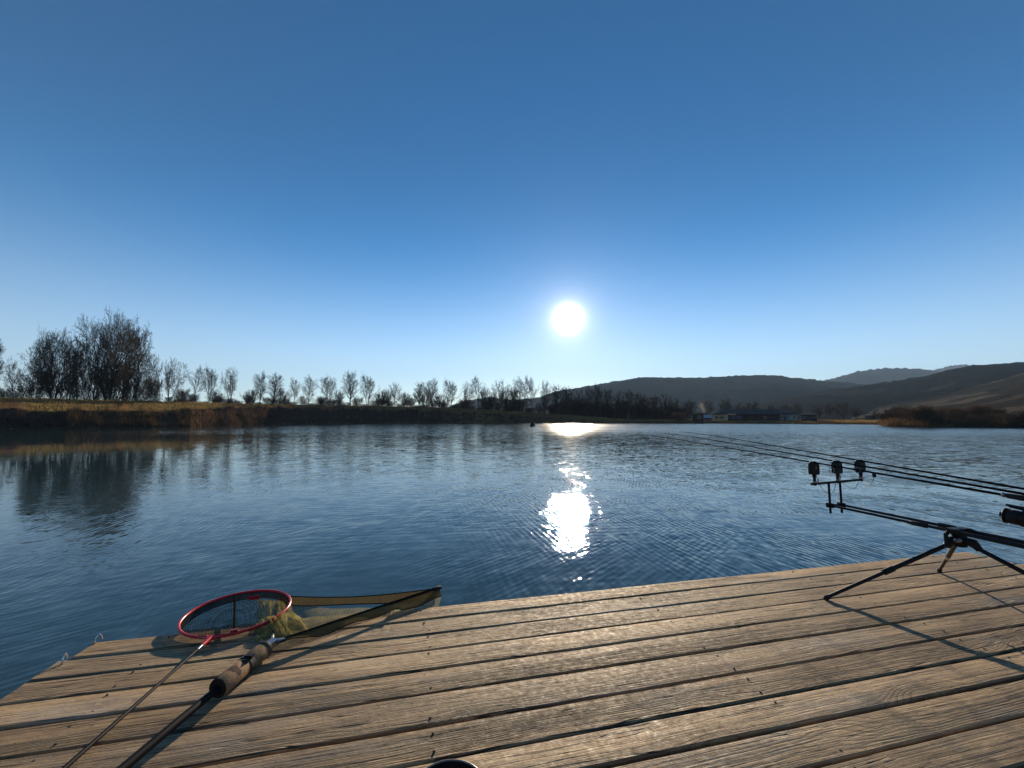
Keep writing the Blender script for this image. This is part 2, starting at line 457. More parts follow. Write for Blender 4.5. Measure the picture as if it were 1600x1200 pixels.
def make_mesh_cloth(name, c, alpha, translucent=0.5, var=0.15, scale=25.0, cell=0.0):
    """fine netting: threads thinner than a pixel, so part of the light goes straight through"""
    t = NT(name); co = t.n('ShaderNodeTexCoord').outputs['Object']
    nz = t.noise(co, scale, 3, 0.6)
    colr = t.mix(nz, tuple(k * 0.65 for k in c), tuple(k * 1.35 for k in c))
    d = t.n('ShaderNodeBsdfDiffuse'); t.put(d.inputs[0], colr)
    tr = t.n('ShaderNodeBsdfTranslucent'); t.put(tr.inputs[0], colr)
    m1 = t.n('ShaderNodeMixShader'); m1.inputs[0].default_value = translucent
    t.l(d.outputs[0], m1.inputs[1]); t.l(tr.outputs[0], m1.inputs[2])
    tp = t.n('ShaderNodeBsdfTransparent'); m2 = t.n('ShaderNodeMixShader')
    al = t.mapr(nz, 0.3, 0.7, max(0, alpha - var), min(1, alpha + var))
    if cell:
        x, y, z = t.sep(co); a_ = t.math('ADD', x, t.math('MULTIPLY', z, .8)); b_ = t.math('SUBTRACT', y, t.math('MULTIPLY', z, .8))
        g = t.math('MAXIMUM', *[t.math('POWER', t.math('ABSOLUTE', t.math('COSINE', t.math('MULTIPLY', t.math(op, a_, b_), 2.2 / cell))), 5.0) for op in ('ADD', 'SUBTRACT')])
        al = t.math('ADD', t.math('MULTIPLY', al, .62), t.math('MULTIPLY', g, .40), clamp=True)
    t.put(m2.inputs[0], al)
    t.l(tp.outputs[0], m2.inputs[1]); t.l(m1.outputs[0], m2.inputs[2])
    return t.done(m2.outputs[0])

M = {}
M['wood'] = make_wood()
M['beam'] = simple('dark_beam_wood', (0.07, 0.05, 0.035), 0.9, 0, 0.4, 5, 0.3)
M['water'] = make_water()
M['ground'] = make_ground()
M['hill_near'] = make_hill('hill_scrub_grass', (0.012, 0.011, 0.009), (0.026, 0.022, 0.016), 0.56, 0.006)
M['hill_grass'] = make_hill('hill_dry_grass', (0.024, 0.021, 0.016), (0.078, 0.064, 0.046), 0.48, 0.010)
M['hill_wood'] = make_hill('hill_winter_wood', (0.012, 0.012, 0.011), (0.020, 0.019, 0.015), 0.60, 0.003)
M['bark'] = make_bark('bare_bark', (0.030, 0.024, 0.019))
M['bark_red'] = make_bark('russet_bark', (0.11, 0.066, 0.042))
M['bark_brown'] = make_bark('brown_bark', (0.045, 0.030, 0.020))
M['leaf_brown'] = make_bark('withered_leaf', (0.17, 0.10, 0.05))
M['reed'] = make_blade('dry_reed', (0.085, 0.056, 0.032))
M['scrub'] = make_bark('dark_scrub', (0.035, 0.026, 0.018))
M['tuft'] = make_blade('dry_grass_tuft', (0.22, 0.165, 0.062))
M['black'] = simple('black_coated_metal', (0.008, 0.008, 0.009), 0.45, 0, 0.3, 20, 0, 0.3)
M['carbon'] = simple('black_carbon_blank', (0.008, 0.008, 0.010), 0.5, 0, 0.3, 10, 0, 0.1)
M['rubber'] = simple('black_rubber', (0.014, 0.013, 0.013), 0.75, 0, 0.3, 30)
M['plastic'] = simple('dark_plastic', (0.010, 0.009, 0.010), 0.5, 0, 0.3, 30, 0, 0.3)
M['steel'] = simple('bright_steel', (0.62, 0.62, 0.62), 0.22, 1.0, 0.1, 30)
M['gunmetal'] = simple('worn_grey_metal', (0.30, 0.30, 0.33), 0.38, 1.0, 0.2, 40)
M['khaki'] = simple('khaki_metal', (0.05, 0.04, 0.025), 0.5, 0.1, 0.3, 30)
M['red'] = simple('red_lacquer', (0.55, 0.018, 0.022), 0.28, 0, 0.2, 12)
M['red_dark'] = simple('dark_red_plastic', (0.22, 0.012, 0.016), 0.45, 0, 0.2, 12)
M['orange'] = simple('amber_plastic', (0.55, 0.20, 0.03), 0.4, 0, 0.2, 40)
M['olive_net'] = make_mesh_cloth('olive_netting', (0.30, 0.275, 0.17), 0.70, 0.45, cell=.013)
M['olive_band'] = make_mesh_cloth('olive_band', (0.10, 0.076, 0.034), 0.93, 0.22, 0.06)
M['olive_bag'] = make_mesh_cloth('olive_bag', (0.38, 0.33, 0.12), 0.62, 0.5, 0.10, cell=.011)
M['black_net'] = make_mesh_cloth('black_netting', (0.02, 0.025, 0.022), 0.34, 0.2, cell=.013)
M['black_net2'] = make_mesh_cloth('black_net_edge', (0.014, 0.014, 0.015), 0.92, 0.2, 0.05)
t = NT('camo_foam'); co = t.n('ShaderNodeTexCoord').outputs['Object']
cn = t.noise(co, 22.0, 2, 0.5)
t.done(t.pbr(t.ramp(cn, [(0.0, (0.035, 0.022, 0.014)), (0.40, (0.05, 0.03, 0.018)), (0.44, (0.23, 0.135, 0.075)), (0.60, (0.27, 0.165, 0.095)), (0.64, (0.16, 0.12, 0.055)), (1.0, (0.15, 0.11, 0.05))]),
           0.8, 0, t.bump(t.noise(co, 120, 3), 0.4, 0.003), 0.2))
M['foam'] = t.m
M['foam_end'] = simple('dark_foam_end', (0.018, 0.010, 0.008), 0.9, 0, 0.3, 40)
M['tub'] = simple('black_tub_plastic', (0.015, 0.012, 0.012), 0.4, 0, 0.2, 20)
M['tub_rim'] = simple('painted_rim_highlight', (0.30, 0.25, 0.21), 0.3, 0, 0.1, 20)  # pale colour puts the highlight along the tub rim into the material
M['bait'] = simple('grey_green_bait', (0.16, 0.16, 0.11), 0.8, 0, 0.4, 60, 0.6)
M['cream'] = simple('cream_plaster', (0.50, 0.36, 0.20), 0.9, 0, 0.2, 1.5)
M['barn'] = simple('dark_barn_boards', (0.055, 0.030, 0.028), 0.9, 0, 0.35, 2)
M['roof'] = simple('dark_roof_tiles', (0.045, 0.030, 0.026), 0.85, 0, 0.3, 2)
M['white_wall'] = simple('white_plaster', (0.30, 0.30, 0.29), 0.9, 0, 0.15, 1.5)
M['green_wall'] = simple('dark_green_boards', (0.022, 0.030, 0.022), 0.85, 0, 0.3, 2)
M['hut_wall'] = simple('brown_hut_boards', (0.06, 0.042, 0.03), 0.9, 0, 0.3, 2)
M['glass_dark'] = simple('dark_window_glass', (0.02, 0.025, 0.03), 0.15, 0, 0.1, 3)
M['blue_tarp'] = simple('pale_blue_tarpaulin', (0.30, 0.35, 0.38), 0.8, 0, 0.15, 3)
M['tarp_dark'] = simple('deep_blue_tarpaulin', (0.05, 0.06, 0.075), 0.5, 0, 0.15, 3)
M['post'] = simple('grey_post_wood', (0.20, 0.17, 0.13), 0.9, 0, 0.3, 6)

# ================================================================== THE SETTING
# shore table: photo x, shore y, top of the bare bank face y, crest y, face width m, crest distance from shore m
SHORE = [
    (0, 670.3, 642, 621.5, 3.0, 20), (100, 669, 643.5, 624, 3.5, 22), (200, 667.5, 643.5, 626.5, 4.0, 26), (300, 666, 640, 628.5, 5.0, 22),
    (360, 664.5, 638, 630.5, 6.0, 18), (420, 662.5, 637.5, 631.5, 8.0, 15), (540, 661.5, 640, 633.5, 8.0, 14),
    (650, 661, 642, 635.5, 8.0, 14), (750, 661, 646.5, 640, 8.0, 14), (800, 661, 649, 642.5, 7.0, 14), (850, 661, 652, 646, 6.0, 14),
    (900, 661, 654.5, 649.5, 5.0, 14), (960, 661.3, 657.5, 653.5, 3.0, 16), (1000, 661.5, 659, 655.3, 2.0, 18), (1060, 661.5, 659.3, 656.3, 2.0, 18),
    (1200, 662, 659.6, 656.8, 2.0, 18), (1340, 663, 660.2, 656.8, 2.0, 18), (1372, 663.8, 660.6, 656.8, 2.0, 16), (1384, 666.5, 662, 657.2, 2.0, 16),
    (1450, 667.8, 662.5, 657.0, 2.0, 14), (1600, 668.6, 663, 657.0, 2.0, 14)]
def z_at(px, py, r):
    q = ray(px, py); return CZ + r * q.z / math.hypot(q.x, q.y)
_az, _rs, _rf, _zf, _rc, _zc = [], [], [], [], [], []
for px, ys, yf, yc, fw, cw in SHORE:
    q = ray(px, 655); p = P(px, ys, 0); rs = math.hypot(p.x, p.y)
    _az.append(math.atan2(q.x, q.y)); _rs.append(rs); _rf.append(rs + fw); _zf.append(z_at(px, yf, rs + fw))
    _rc.append(rs + cw); _zc.append(z_at(px, yc, rs + cw))
for a, rs, zf, zc in ((-65, 46, 2.2, 4.0), (-85, 26, 1.5, 2.6), (-110, 14, .8, 1.2), (-140, 7, 1.5, 3.2), (-180, 4.6, 1.2, 3.4)):  # last entries: unseen bank behind the camera, raised to block low sky light
    _az.insert(0, math.radians(a)); _rs.insert(0, rs); _rf.insert(0, rs + min(3, rs * .3)); _zf.insert(0, zf); _rc.insert(0, rs + min(20, rs)); _zc.insert(0, zc)
for a, rs, zf, zc in ((65, 70, .8, 1.2), (85, 40, .8, 1.2), (110, 18, .7, 1.0), (140, 8, 1.4, 3.0), (180, 4.6, 1.2, 3.4)):  # ends in the same unseen rise, added to shut out sky light from behind
    _az.append(math.radians(a)); _rs.append(rs); _rf.append(rs + min(2, rs * .3)); _zf.append(zf); _rc.append(rs + min(14, rs)); _zc.append(zc)
ZG = 1.15
def prof(az):
    return tuple(np.interp(az, _az, k) for k in (_rs, _rf, _zf, _rc, _zc))
def gz(x, y):
    az = math.atan2(x, y); r = math.hypot(x, y); rs, rf, zf, rc, zc = prof(az)
    back = max(ZG, zc - 0.5)
    return float(np.interp(r, [rs * .6, rs - min(1.5, rs * .2), rs, rf, rc, rc + 14, rc + 70], [-1.6, -.5, 0.0, zf, zc, back, ZG]))
# ground: one radial sheet, lake bed to horizon
azs = np.concatenate([np.linspace(-math.pi, -1.0, 160, endpoint=False), np.linspace(-1.0, 1.0, 700, endpoint=False), np.linspace(1.0, math.pi, 160, endpoint=False)])
rows = []
for a in azs:
    rs, rf, zf, rc, zc = prof(a)
    jit = 0.9 * fbm(math.sin(a) * rs * .12, math.cos(a) * rs * .12, 3.0) * min(1, rs / 40)
    rs2 = rs + jit
    zf *= 1 + .22 * fbm(math.sin(a) * rs * .22, math.cos(a) * rs * .22, 8.0); zc *= 1 + .03 * fbm(math.sin(a) * rs * .15, math.cos(a) * rs * .15, 11.0)
    rf += .9 * fbm(math.sin(a) * rs * .3, math.cos(a) * rs * .3, 14.0)
    rr = [0.02, rs * .5, rs2 - min(1.5, rs * .2), rs2] + [rs2 + (rf - rs2) * k for k in (.2, .4, .6, .8, 1.0)] + [rf + (rc - rf) * k for k in (.12, .25, .4, .55, .7, .85, 1.0)] + [rc + k for k in (2, 5, 9, 14, 30, 70, 160, 400, 900, 2200, 6200)]
    zz = list(np.interp(rr, [rs * .6, rs2 - min(1.5, rs * .2), rs2, rf, rc, rc + 14, rc + 70], [-1.6, -.5, 0.0, zf, zc, max(ZG, zc - .5), ZG]))
    out = []
    for k, (r, z) in enumerate(zip(rr, zz)):
        x, y = r * math.sin(a), r * math.cos(a)
        if 4 <= k <= 8: z += 0.22 * min(1, zf) * fbm(x * .5, y * .5, z) ; z = max(z, .02)
        elif 9 <= k <= 20: z += 0.16 * fbm(x * .35, y * .35, 1.0) + .10 * fbm(x * 1.3, y * 1.3, 2.0)
        out.append((x, y, z))
    rows.append(out)
V = np.array(rows).transpose(1, 0, 2)
ground = link_obj('ground', grid_mesh('ground', V[:, ::-1].copy(), True, wrap=True)); ground.data.materials.append(M['ground'])
tag(ground, kind='structure')
# water sheet
xs = np.linspace(-190, 190, 40); ys = np.linspace(-60, 260, 34)
V = np.zeros((len(ys), len(xs), 3)); V[..., 0] = xs[None]; V[..., 1] = ys[:, None]
lake = link_obj('lake_water', grid_mesh('lake_water', V, True)); lake.data.materials.append(M['water']); tag(lake, kind='structure')

# ------------------------------------------------------------------ hills
def hill(name, ridge, dist, foot, mat, label=None, rough=1.0, seed=0.0, n=520, m=44, bumps=0.012, canopy=0.0):
    """ridge: photo (x, y) polyline; dist: metres to the ridge; foot: metres to the near foot"""
    px = np.linspace(ridge[0][0], ridge[-1][0], n)
    py = np.interp(px, [q[0] for q in ridge], [q[1] for q in ridge])
    V = np.zeros((m, n, 3))
    for j in range(n):
        q = ray(px[j], py[j]); h = math.hypot(q.x, q.y); dx, dy = q.x / h, q.y / h
        zr = CZ + dist * q.z / h
        tz = dist * bumps * 0.16 * fbm(px[j] * .16, seed, 0, 5)
        for i in range(m):
            t = i / (m - 9)
            if t <= 1:
                r = foot + (dist - foot) * t; s = t ** 0.8; zz = zr * (0.55 * s + 0.45 * s * s * (3 - 2 * s))
                x, y = r * dx, r * dy
                k = 2.2 / dist
                zz += rough * 0.10 * zr * fbm(x * k * 3, y * k * 3, seed, 5) * math.sin(math.pi * min(1, t)) 
                if i == m - 9: zz += tz
                if canopy: zz += canopy * (fbm(x / 34, y / 34, seed, 2) + .8 * fbm(x / 13, y / 13, seed + 3, 2)) * min(1, 3 * t)
            else:
                u = (i - (m - 9)) / 8; r = dist + u * dist * .25; zz = zr * (1 - u) ** 1.3 - 3 * u
                x, y = r * dx, r * dy
            V[i, j] = (x, y, max(zz, -0.5) if t <= 1 else zz)
    V[0, :, 2] = 0.3
    o = link_obj(name, grid_mesh(name, V[:, ::-1].copy(), True)); o.data.materials.append(mat)
    tag(o, kind='structure'); return o
hill('hill', [(640, 650), (690, 640), (730, 626), (765, 621), (800, 626), (840, 622), (870, 612), (905, 606), (940, 600), (970, 594.5), (1010, 591), (1100, 591.5), (1180, 587), (1215, 587.5), (1290, 596), (1350, 601), (1450, 608), (1560, 620), (1700, 630)], 1900, 900, M['hill_wood'], seed=2.0, canopy=5.0)
hill('hill', [(1180, 612), (1280, 596), (1300, 592), (1340, 580), (1385, 575), (1420, 575.5), (1455, 578), (1500, 582), (1600, 592), (1750, 600)], 3300, 2300, M['hill_wood'], seed=7.0, canopy=3.5)
hill('hill', [(1380, 600), (1460, 578), (1485, 571.5), (1500, 569.5), (1540, 571), (1600, 576), (1700, 585), (1800, 590)], 4700, 3600, M['hill_wood'], seed=9.0)
hill('hill', [(1090, 652), (1160, 632), (1230, 620), (1300, 609), (1390, 597), (1450, 588), (1490, 577), (1530, 571), (1600, 566.5), (1700, 556), (1850, 545), (2050, 535)], 1150, 520, M['hill_near'], seed=4.0, canopy=2.5)
hill('hill', [(1330, 648), (1390, 629), (1440, 621), (1500, 609), (1560, 595), (1600, 584), (1700, 565), (1850, 552), (2000, 545)], 760, 420, M['hill_grass'], seed=12.0, bumps=.006, canopy=.8)
hill('hill', [(1350, 649), (1450, 632), (1500, 624), (1550, 613), (1600, 598), (1700, 580), (1850, 566), (2000, 560)], 560, 330, M['hill_grass'], seed=15.0, bumps=.005, canopy=.6)
hill('hill', [(1400, 650), (1500, 637), (1550, 628), (1600, 615), (1700, 600), (1850, 590), (2000, 585)], 420, 250, M['hill_grass'], seed=18.0, bumps=.004)

# ------------------------------------------------------------------ trees
def seg_mesh(name, segs, sides, mat):
    """segs: array (n, 8): p0, p1, r0, r1"""
    S = np.asarray(segs, dtype=np.float64); n = len(S)
    p0, p1, r0, r1 = S[:, :3], S[:, 3:6], S[:, 6], S[:, 7]
    d = p1 - p0; d /= np.maximum(np.linalg.norm(d, axis=1, keepdims=True), 1e-9)
    ref = np.where(np.abs(d[:, 2:3]) < .9, np.array([[0, 0, 1.0]]), np.array([[1.0, 0, 0]]))
    a = np.cross(d, ref); a /= np.linalg.norm(a, axis=1, keepdims=True); b = np.cross(d, a)
    V = np.zeros((n, 2, sides, 3))
    for k in range(sides):
        q = 2 * math.pi * k / sides; o = a * math.cos(q) + b * math.sin(q)
        V[:, 0, k] = p0 + o * r0[:, None]; V[:, 1, k] = p1 + o * r1[:, None]
    base = (np.arange(n) * 2 * sides)[:, None]
    qs = []
    for k in range(sides):
        l = (k + 1) % sides
        qs.append(np.concatenate([base + k, base + l, base + sides + l, base + sides + k], 1))
    me = np_mesh(name, V.reshape(-1, 3), quads=np.concatenate(qs), smooth=True)
    me.materials.append(mat); return me

def gen_tree(seed, stems=1, trunk_h=0.9, bare=0.22, l1=15, l2=7, l3=5, l4=4, a1=(30, 52), spread=0.42, up=0.16, rtrunk=0.017, twig=0.0011, wob=0.13):
    R = random.Random(seed); segs = [[], []]
    def rv(): return Vector((R.gauss(0, 1), R.gauss(0, 1), R.gauss(0, 1)))
    def grow(p, d, L, r, lev, nch):
        ns = (9, 5, 4, 3, 2)[lev]; pts = [p.copy()]; dirs = []
        d = d.normalized()
        for i in range(ns):
            d = (d + rv() * wob * (0.55 if lev == 0 else 1.0) + Vector((0, 0, up * (0.3 if lev == 0 else 1.0)))).normalized()
            p = p + d * (L / ns); pts.append(p.copy()); dirs.append(d.copy())
        rend = max(twig * .7, r * (0.16 if lev == 0 else 0.35))
        for i in range(ns):
            ra = r + (rend - r) * i / ns; rb = r + (rend - r) * (i + 1) / ns
            segs[0 if lev <= 1 else 1].append((*pts[i], *pts[i + 1], max(ra, twig * .7), max(rb, twig * .6)))
        if lev >= 4 or not nch[lev]: return
        k = nch[lev] + R.randint(-1, 1)
        ph = R.uniform(0, 6.28)
        for c in range(k):
            t0 = bare if lev == 0 else 0.18
            t = t0 + (1.0 - t0) * ((c + R.uniform(.1, .9)) / k)
            i = min(ns - 1, int(t * ns)); q = pts[i].lerp(pts[i + 1], t * ns - i)
            ax = dirs[i]; per = ax.orthogonal().normalized(); ph += 2.4 + R.uniform(-.5, .5)
            per = Matrix.Rotation(ph, 3, ax) @ per
            an = math.radians(R.uniform(*a1)) if lev == 0 else math.radians(R.uniform(22, 52))
            nd = ax * math.cos(an) + per * math.sin(an)
            if lev == 0:
                ln = spread * (0.55 + 0.75 * math.sin(math.pi * min(1, .22 + .72 * t))) * R.uniform(.7, 1.1)
                rad = r * (1 - .8 * t) * R.uniform(.5, .72)
            else:
                ln = L * R.uniform(.42, .68) * (1 - .35 * t); rad = r * (1 - .6 * t) * .55
            grow(q, nd, ln, max(rad, twig), lev + 1, nch)
    for s in range(stems):
        if stems == 1: grow(Vector((0, 0, -.02)), Vector((R.uniform(-.06, .06), R.uniform(-.06, .06), 1)), trunk_h, rtrunk, 0, (l1, l2, l3, l4))
        else:
            a = 6.28 * s / stems + R.uniform(-.4, .4); k = R.uniform(.18, .5)
            grow(Vector((math.cos(a) * .02, math.sin(a) * .02, -.02)), Vector((math.cos(a) * k, math.sin(a) * k, 1)), trunk_h * R.uniform(.75, 1.0), rtrunk * R.uniform(.6, .9), 0, (l1, l2, l3, l4))
    allp = np.array([q[3:6] for q in segs[0] + segs[1]])
    top = np.percentile(allp[:, 2], 99.7); w = np.percentile(np.hypot(allp[:, 0], allp[:, 1]), 96)
    out = []
    for q in segs:
        q = np.array(q); q[:, :6] /= top; q[:, 6:] /= top; out.append(q)
    return out, w / top

TREES = {}
def make_kind(key, barkmat, **kw):
    (a, b), w = gen_tree(**kw)
    TREES[key] = (seg_mesh('trunk_' + key, a, 6, barkmat), seg_mesh('crown_' + key, b, 3, barkmat), w)
make_kind('oval_a', M['bark'], seed=11, l1=20, l2=7, l3=6, l4=3, bare=.16, a1=(36, 60), up=.07, spread=.36, twig=.0019, rtrunk=.022, wob=.11)
make_kind('oval_b', M['bark'], seed=23, l1=19, l2=7, l3=6, l4=3, bare=.14, a1=(28, 48), up=.08, spread=.33, twig=.0019, rtrunk=.022, wob=.10)
make_kind('oval_c', M['bark'], seed=37, l1=17, l2=7, l3=6, l4=3, bare=.28, a1=(36, 64), up=.06, spread=.38, twig=.0019, rtrunk=.022, wob=.12)
make_kind('fork_a', M['bark'], seed=41, stems=2, l1=14, l2=6, l3=5, l4=3, bare=.2, spread=.34, a1=(30, 55), up=.06, twig=.0020, rtrunk=.021, wob=.12)
make_kind('fork_b', M['bark'], seed=59, stems=3, l1=11, l2=6, l3=5, l4=3, bare=.18, spread=.36, a1=(30, 58), up=.06, twig=.0020, rtrunk=.021, wob=.12)
make_kind('big_a', M['bark'], seed=67, stems=3, l1=17, l2=7, l3=6, l4=3, bare=.12, spread=.42, a1=(32, 58), up=.09, twig=.0014, rtrunk=.026, wob=.10)
make_kind('big_b', M['bark'], seed=71, stems=4, l1=14, l2=7, l3=6, l4=3, bare=.10, spread=.44, a1=(35, 62), up=.06, twig=.0015, rtrunk=.022, wob=.11)
make_kind('shrub_a', M['bark'], seed=83, stems=7, l1=9, l2=5, l3=4, l4=0, bare=.12, spread=.36, a1=(20, 50), twig=.0034, rtrunk=.012)
make_kind('shrub_d', M['bark_brown'], seed=89, stems=8, l1=9, l2=6, l3=5, l4=0, bare=.08, spread=.34, a1=(20, 45), twig=.0034, rtrunk=.012, up=.14)
make_kind('shrub_b', M['bark_red'], seed=97, stems=8, l1=9, l2=5, l3=4, l4=0, bare=.1, spread=.38, a1=(20, 50), twig=.0042, rtrunk=.012, up=.1)
make_kind('shrub_c', M['bark_red'], seed=101, stems=9, l1=10, l2=5, l3=4, l4=0, bare=.05, spread=.42, a1=(25, 60), twig=.0046, rtrunk=.012, up=.05)

ORD = 'first second third fourth fifth sixth seventh eighth ninth tenth eleventh twelfth thirteenth fourteenth fifteenth sixteenth seventeenth eighteenth nineteenth'.split()
for ten, tth in (('twenty', 'twentieth'), ('thirty', 'thirtieth'), ('forty', 'fortieth'), ('fifty', 'fiftieth'), ('sixty', 'sixtieth')): ORD += [tth] + [ten + '-' + k for k in ORD[:9]]
LOOK = {'oval_a': 'rounded', 'oval_b': 'narrow upswept', 'oval_c': 'clear-trunked', 'fork_a': 'two-stemmed', 'fork_b': 'three-stemmed', 'shrub_a': 'grey', 'shrub_b': 'russet', 'shrub_c': 'spreading russet', 'shrub_d': 'brown'}
RT = random.Random(5)
def plant(px, top_y, kind, label, group, off=4.0, width=None, name='bare_tree', cat='tree', r=None):
    q = ray(px, 655); az = math.atan2(q.x, q.y); rs, rf, zf, rc, zc = prof(az)
    rr = (rc + off) if r is None else r
    x, y = rr * math.sin(az), rr * math.cos(az); zb = gz(x, y)
    H = z_at(px, top_y, rr) - zb
    tm, cm, w = TREES[kind]
    if cat == 'shrub' and off: zb -= .28 * H; H *= 1.28
    sw = H if width is None else (width / 2 / F * rr * math.cos(az) ** 2) / w
    o = thing(name, label, cat, (x, y, zb - .05), RT.uniform(0, 6.28), group)
    o.scale = (sw, sw, H)
    link_obj('trunk', tm, o); link_obj('crown', cm, o)
    return o
GA = 'bare trees along the dike'
plant(167, 484, 'big_a', 'tallest bare many-stemmed tree above the grassy bank', 'big bare trees above the grassy bank', 6, 118)
plant(80, 512, 'big_b', 'dense wide dark bare tree next to the tallest one above the grassy bank', 'big bare trees above the grassy bank', 7, 112)
plant(210, 503, 'fork_a', 'bare two-stemmed tree leaning against the tallest tree above the grassy bank', 'big bare trees above the grassy bank', 9, 66)
plant(118, 540, 'oval_c', 'bare tree squeezed between the two biggest trees above the grassy bank', 'big bare trees above the grassy bank', 12, 60)
plant(143, 512, 'fork_b', 'bare three-stemmed tree close beside the tallest tree, on its denser side', 'big bare trees above the grassy bank', 11, 70)
plant(190, 497, 'oval_a', 'bare round-crowned tree right behind the tallest tree above the grassy bank', 'big bare trees above the grassy bank', 13, 74)
plant(56, 526, 'fork_b', 'bare three-stemmed tree behind the dense wide tree above the grassy bank', 'big bare trees above the grassy bank', 13, 64)
plant(102, 523, 'fork_a', 'bare two-stemmed tree behind the dense wide tree above the grassy bank', 'big bare trees above the grassy bank', 14, 60)
plant(232, 552, 'fork_b', 'low bare three-stemmed tree between the big clump and the dike row', 'big bare trees above the grassy bank', 10, 50)
plant(-22, 528, 'oval_a', 'bare tree cut off by the picture edge beside the small bare one', 'big bare trees above the grassy bank', 8, 80)
plant(18, 562, 'oval_c', 'small thin bare tree standing alone beside the dense wide tree', 'big bare trees above the grassy bank', 9, 46)
for n_i, (px, ty, kd, w, off) in enumerate(((262, 559, 'fork_b', 58, 5), (300, 570, 'oval_c', 34, 4), (324, 571, 'fork_a', 34, 6), (358, 573, 'fork_b', 40, 4), (405, 579, 'oval_a', 34, 5), (425, 582, 'oval_b', 34, 5),
                           (458, 590, 'oval_c', 28, 5), (481, 585, 'oval_a', 26, 4), (514, 585, 'fork_a', 34, 4), (546, 579, 'oval_b', 32, 4), (573, 584, 'fork_a', 32, 4), (617, 597, 'fork_b', 28, 5),
                           (654, 596, 'oval_b', 26, 5), (675, 590, 'oval_a', 30, 5), (703, 592, 'fork_a', 30, 4), (728, 596, 'fork_b', 24, 6), (749, 586, 'oval_c', 32, 5), (780, 593, 'fork_b', 36, 7),
                           (812, 588, 'oval_a', 34, 6), (832, 586, 'oval_c', 32, 5), (852, 594, 'fork_b', 30, 8), (871, 600, 'oval_b', 28, 9))):
    plant(px, ty, kd, '%s bare tree, %s, along the dike from the big tree clump' % (ORD[n_i], LOOK[kd]), GA, off, w)
GB = 'low bare shrubs along the dike'
for n_i, (px, ty, w, off, kd) in enumerate(sorted(tuple((k, 622 + 6 * math.sin(k * 1.7) + (k - 400) * .018, 30 + 10 * math.sin(k * 2.3), 4 + 4 * abs(math.sin(k)), ('shrub_a', 'shrub_d')[k % 2]) for k in range(268, 880, 17)) + ((240, 588, 40, 6, 'shrub_a'), (285, 604, 40, 6, 'shrub_b'), (335, 610, 30, 7, 'shrub_a'), (392, 608, 30, 5, 'shrub_a'), (440, 606, 26, 5, 'shrub_a'), (500, 618, 24, 7, 'shrub_a'), (530, 610, 22, 5, 'shrub_a'),
                           (592, 613, 26, 6, 'shrub_a'), (604, 607, 24, 6, 'shrub_a'), (632, 612, 24, 6, 'shrub_a'), (664, 606, 30, 8, 'shrub_a'), (690, 615, 30, 9, 'shrub_a'), (762, 606, 34, 9, 'shrub_a'), (795, 604, 40, 9, 'shrub_a'),
                           (-5, 604, 50, 10, 'shrub_a'), (25, 602, 50, 10, 'shrub_a'), (52, 578, 66, 9, 'shrub_a'), (85, 572, 66, 12, 'shrub_a'), (112, 590, 50, 9, 'shrub_a'), (140, 570, 60, 8, 'shrub_d'), (170, 560, 70, 7, 'shrub_d'), (197, 566, 60, 9, 'shrub_d'), (220, 590, 46, 9, 'shrub_d')))):
    plant(px, ty, kd, '%s low %s shrub under the bare trees, counted along dike towards the hill' % (ORD[n_i], LOOK[kd]), GB, off, w, 'bare_shrub', 'shrub')
# the thicket below the hill
GC = 'bare trees of the thicket below the hill'
for i, (px, ty, w) in enumerate(((888, 603, 30), (906, 607, 30), (922, 602, 26), (934, 598, 22), (950, 606, 28), (968, 610, 30), (986, 608, 30), (1004, 612, 30), (1020, 617, 32), (1040, 614, 34), (1056, 622, 30), (1075, 624, 30))):
    kd = ('oval_b', 'fork_b', 'oval_a', 'fork_a')[i % 4]
    plant(px, ty, kd, '%s tall bare tree of the hill thicket counted from the dike, %s' % (ORD[i], LOOK[kd]), GC, 10 + (i * 7) % 12, w)
GD = 'shrubs of the thicket below the hill'
for i, px in enumerate(range(872, 1076, 11)):
    kd = ('shrub_a', 'shrub_d')[i % 2]
    plant(px, 626 + RT.uniform(-6, 8) + max(0, (px - 960) * .06), kd, '%s %s shrub of the thicket below the hill, counted from the dike end' % (ORD[i], LOOK[kd]), GD, 5 + RT.uniform(0, 9), 34, 'bare_shrub', 'shrub')
GE = 'bare trees around the far buildings'
for i, (px, ty, w) in enumerate(((1105, 625, 34), (1135, 622, 36), (1160, 628, 30), (1178, 626, 36), (1205, 632, 26), (1232, 631, 28), (1247, 628, 22), (1280, 632, 30), (1300, 629, 28), (1318, 627, 34), (1338, 636, 30), (1365, 638, 24))):
    kd = ('oval_a', 'fork_b', 'oval_c')[i % 3]
    plant(px, ty, kd, '%s small bare tree behind the far buildings, counted from the flat-roofed hut towards the spit' % ORD[i], GE, 26 + (i * 5) % 9, w)
GF = 'russet shrubs on the reedy spit'
for i in range(26):
    px = 1384 + i * 9.5 + RT.uniform(-4, 4); kd = ('shrub_b', 'shrub_c')[i % 2]
    plant(px, 639 + RT.uniform(-13, 9) - (6 if 1395 < px < 1430 else 0), kd, '%s %s shrub on the reedy spit, counted from its tip' % (ORD[i], LOOK[kd]), GF, 0, 40 + RT.uniform(-8, 14), 'russet_shrub', 'shrub', r=prof(math.atan2(*ray(px, 655).xy))[0] + RT.uniform(2.5, 13))
# one slender sapling on the grassy bank
plant(183, 618, 'oval_c', 'thin sapling at the edge of the grassy bank above the reeds', None, 0, 34, 'sapling', 'tree', r=prof(math.atan2(*ray(183, 655).xy))[1] + 2)

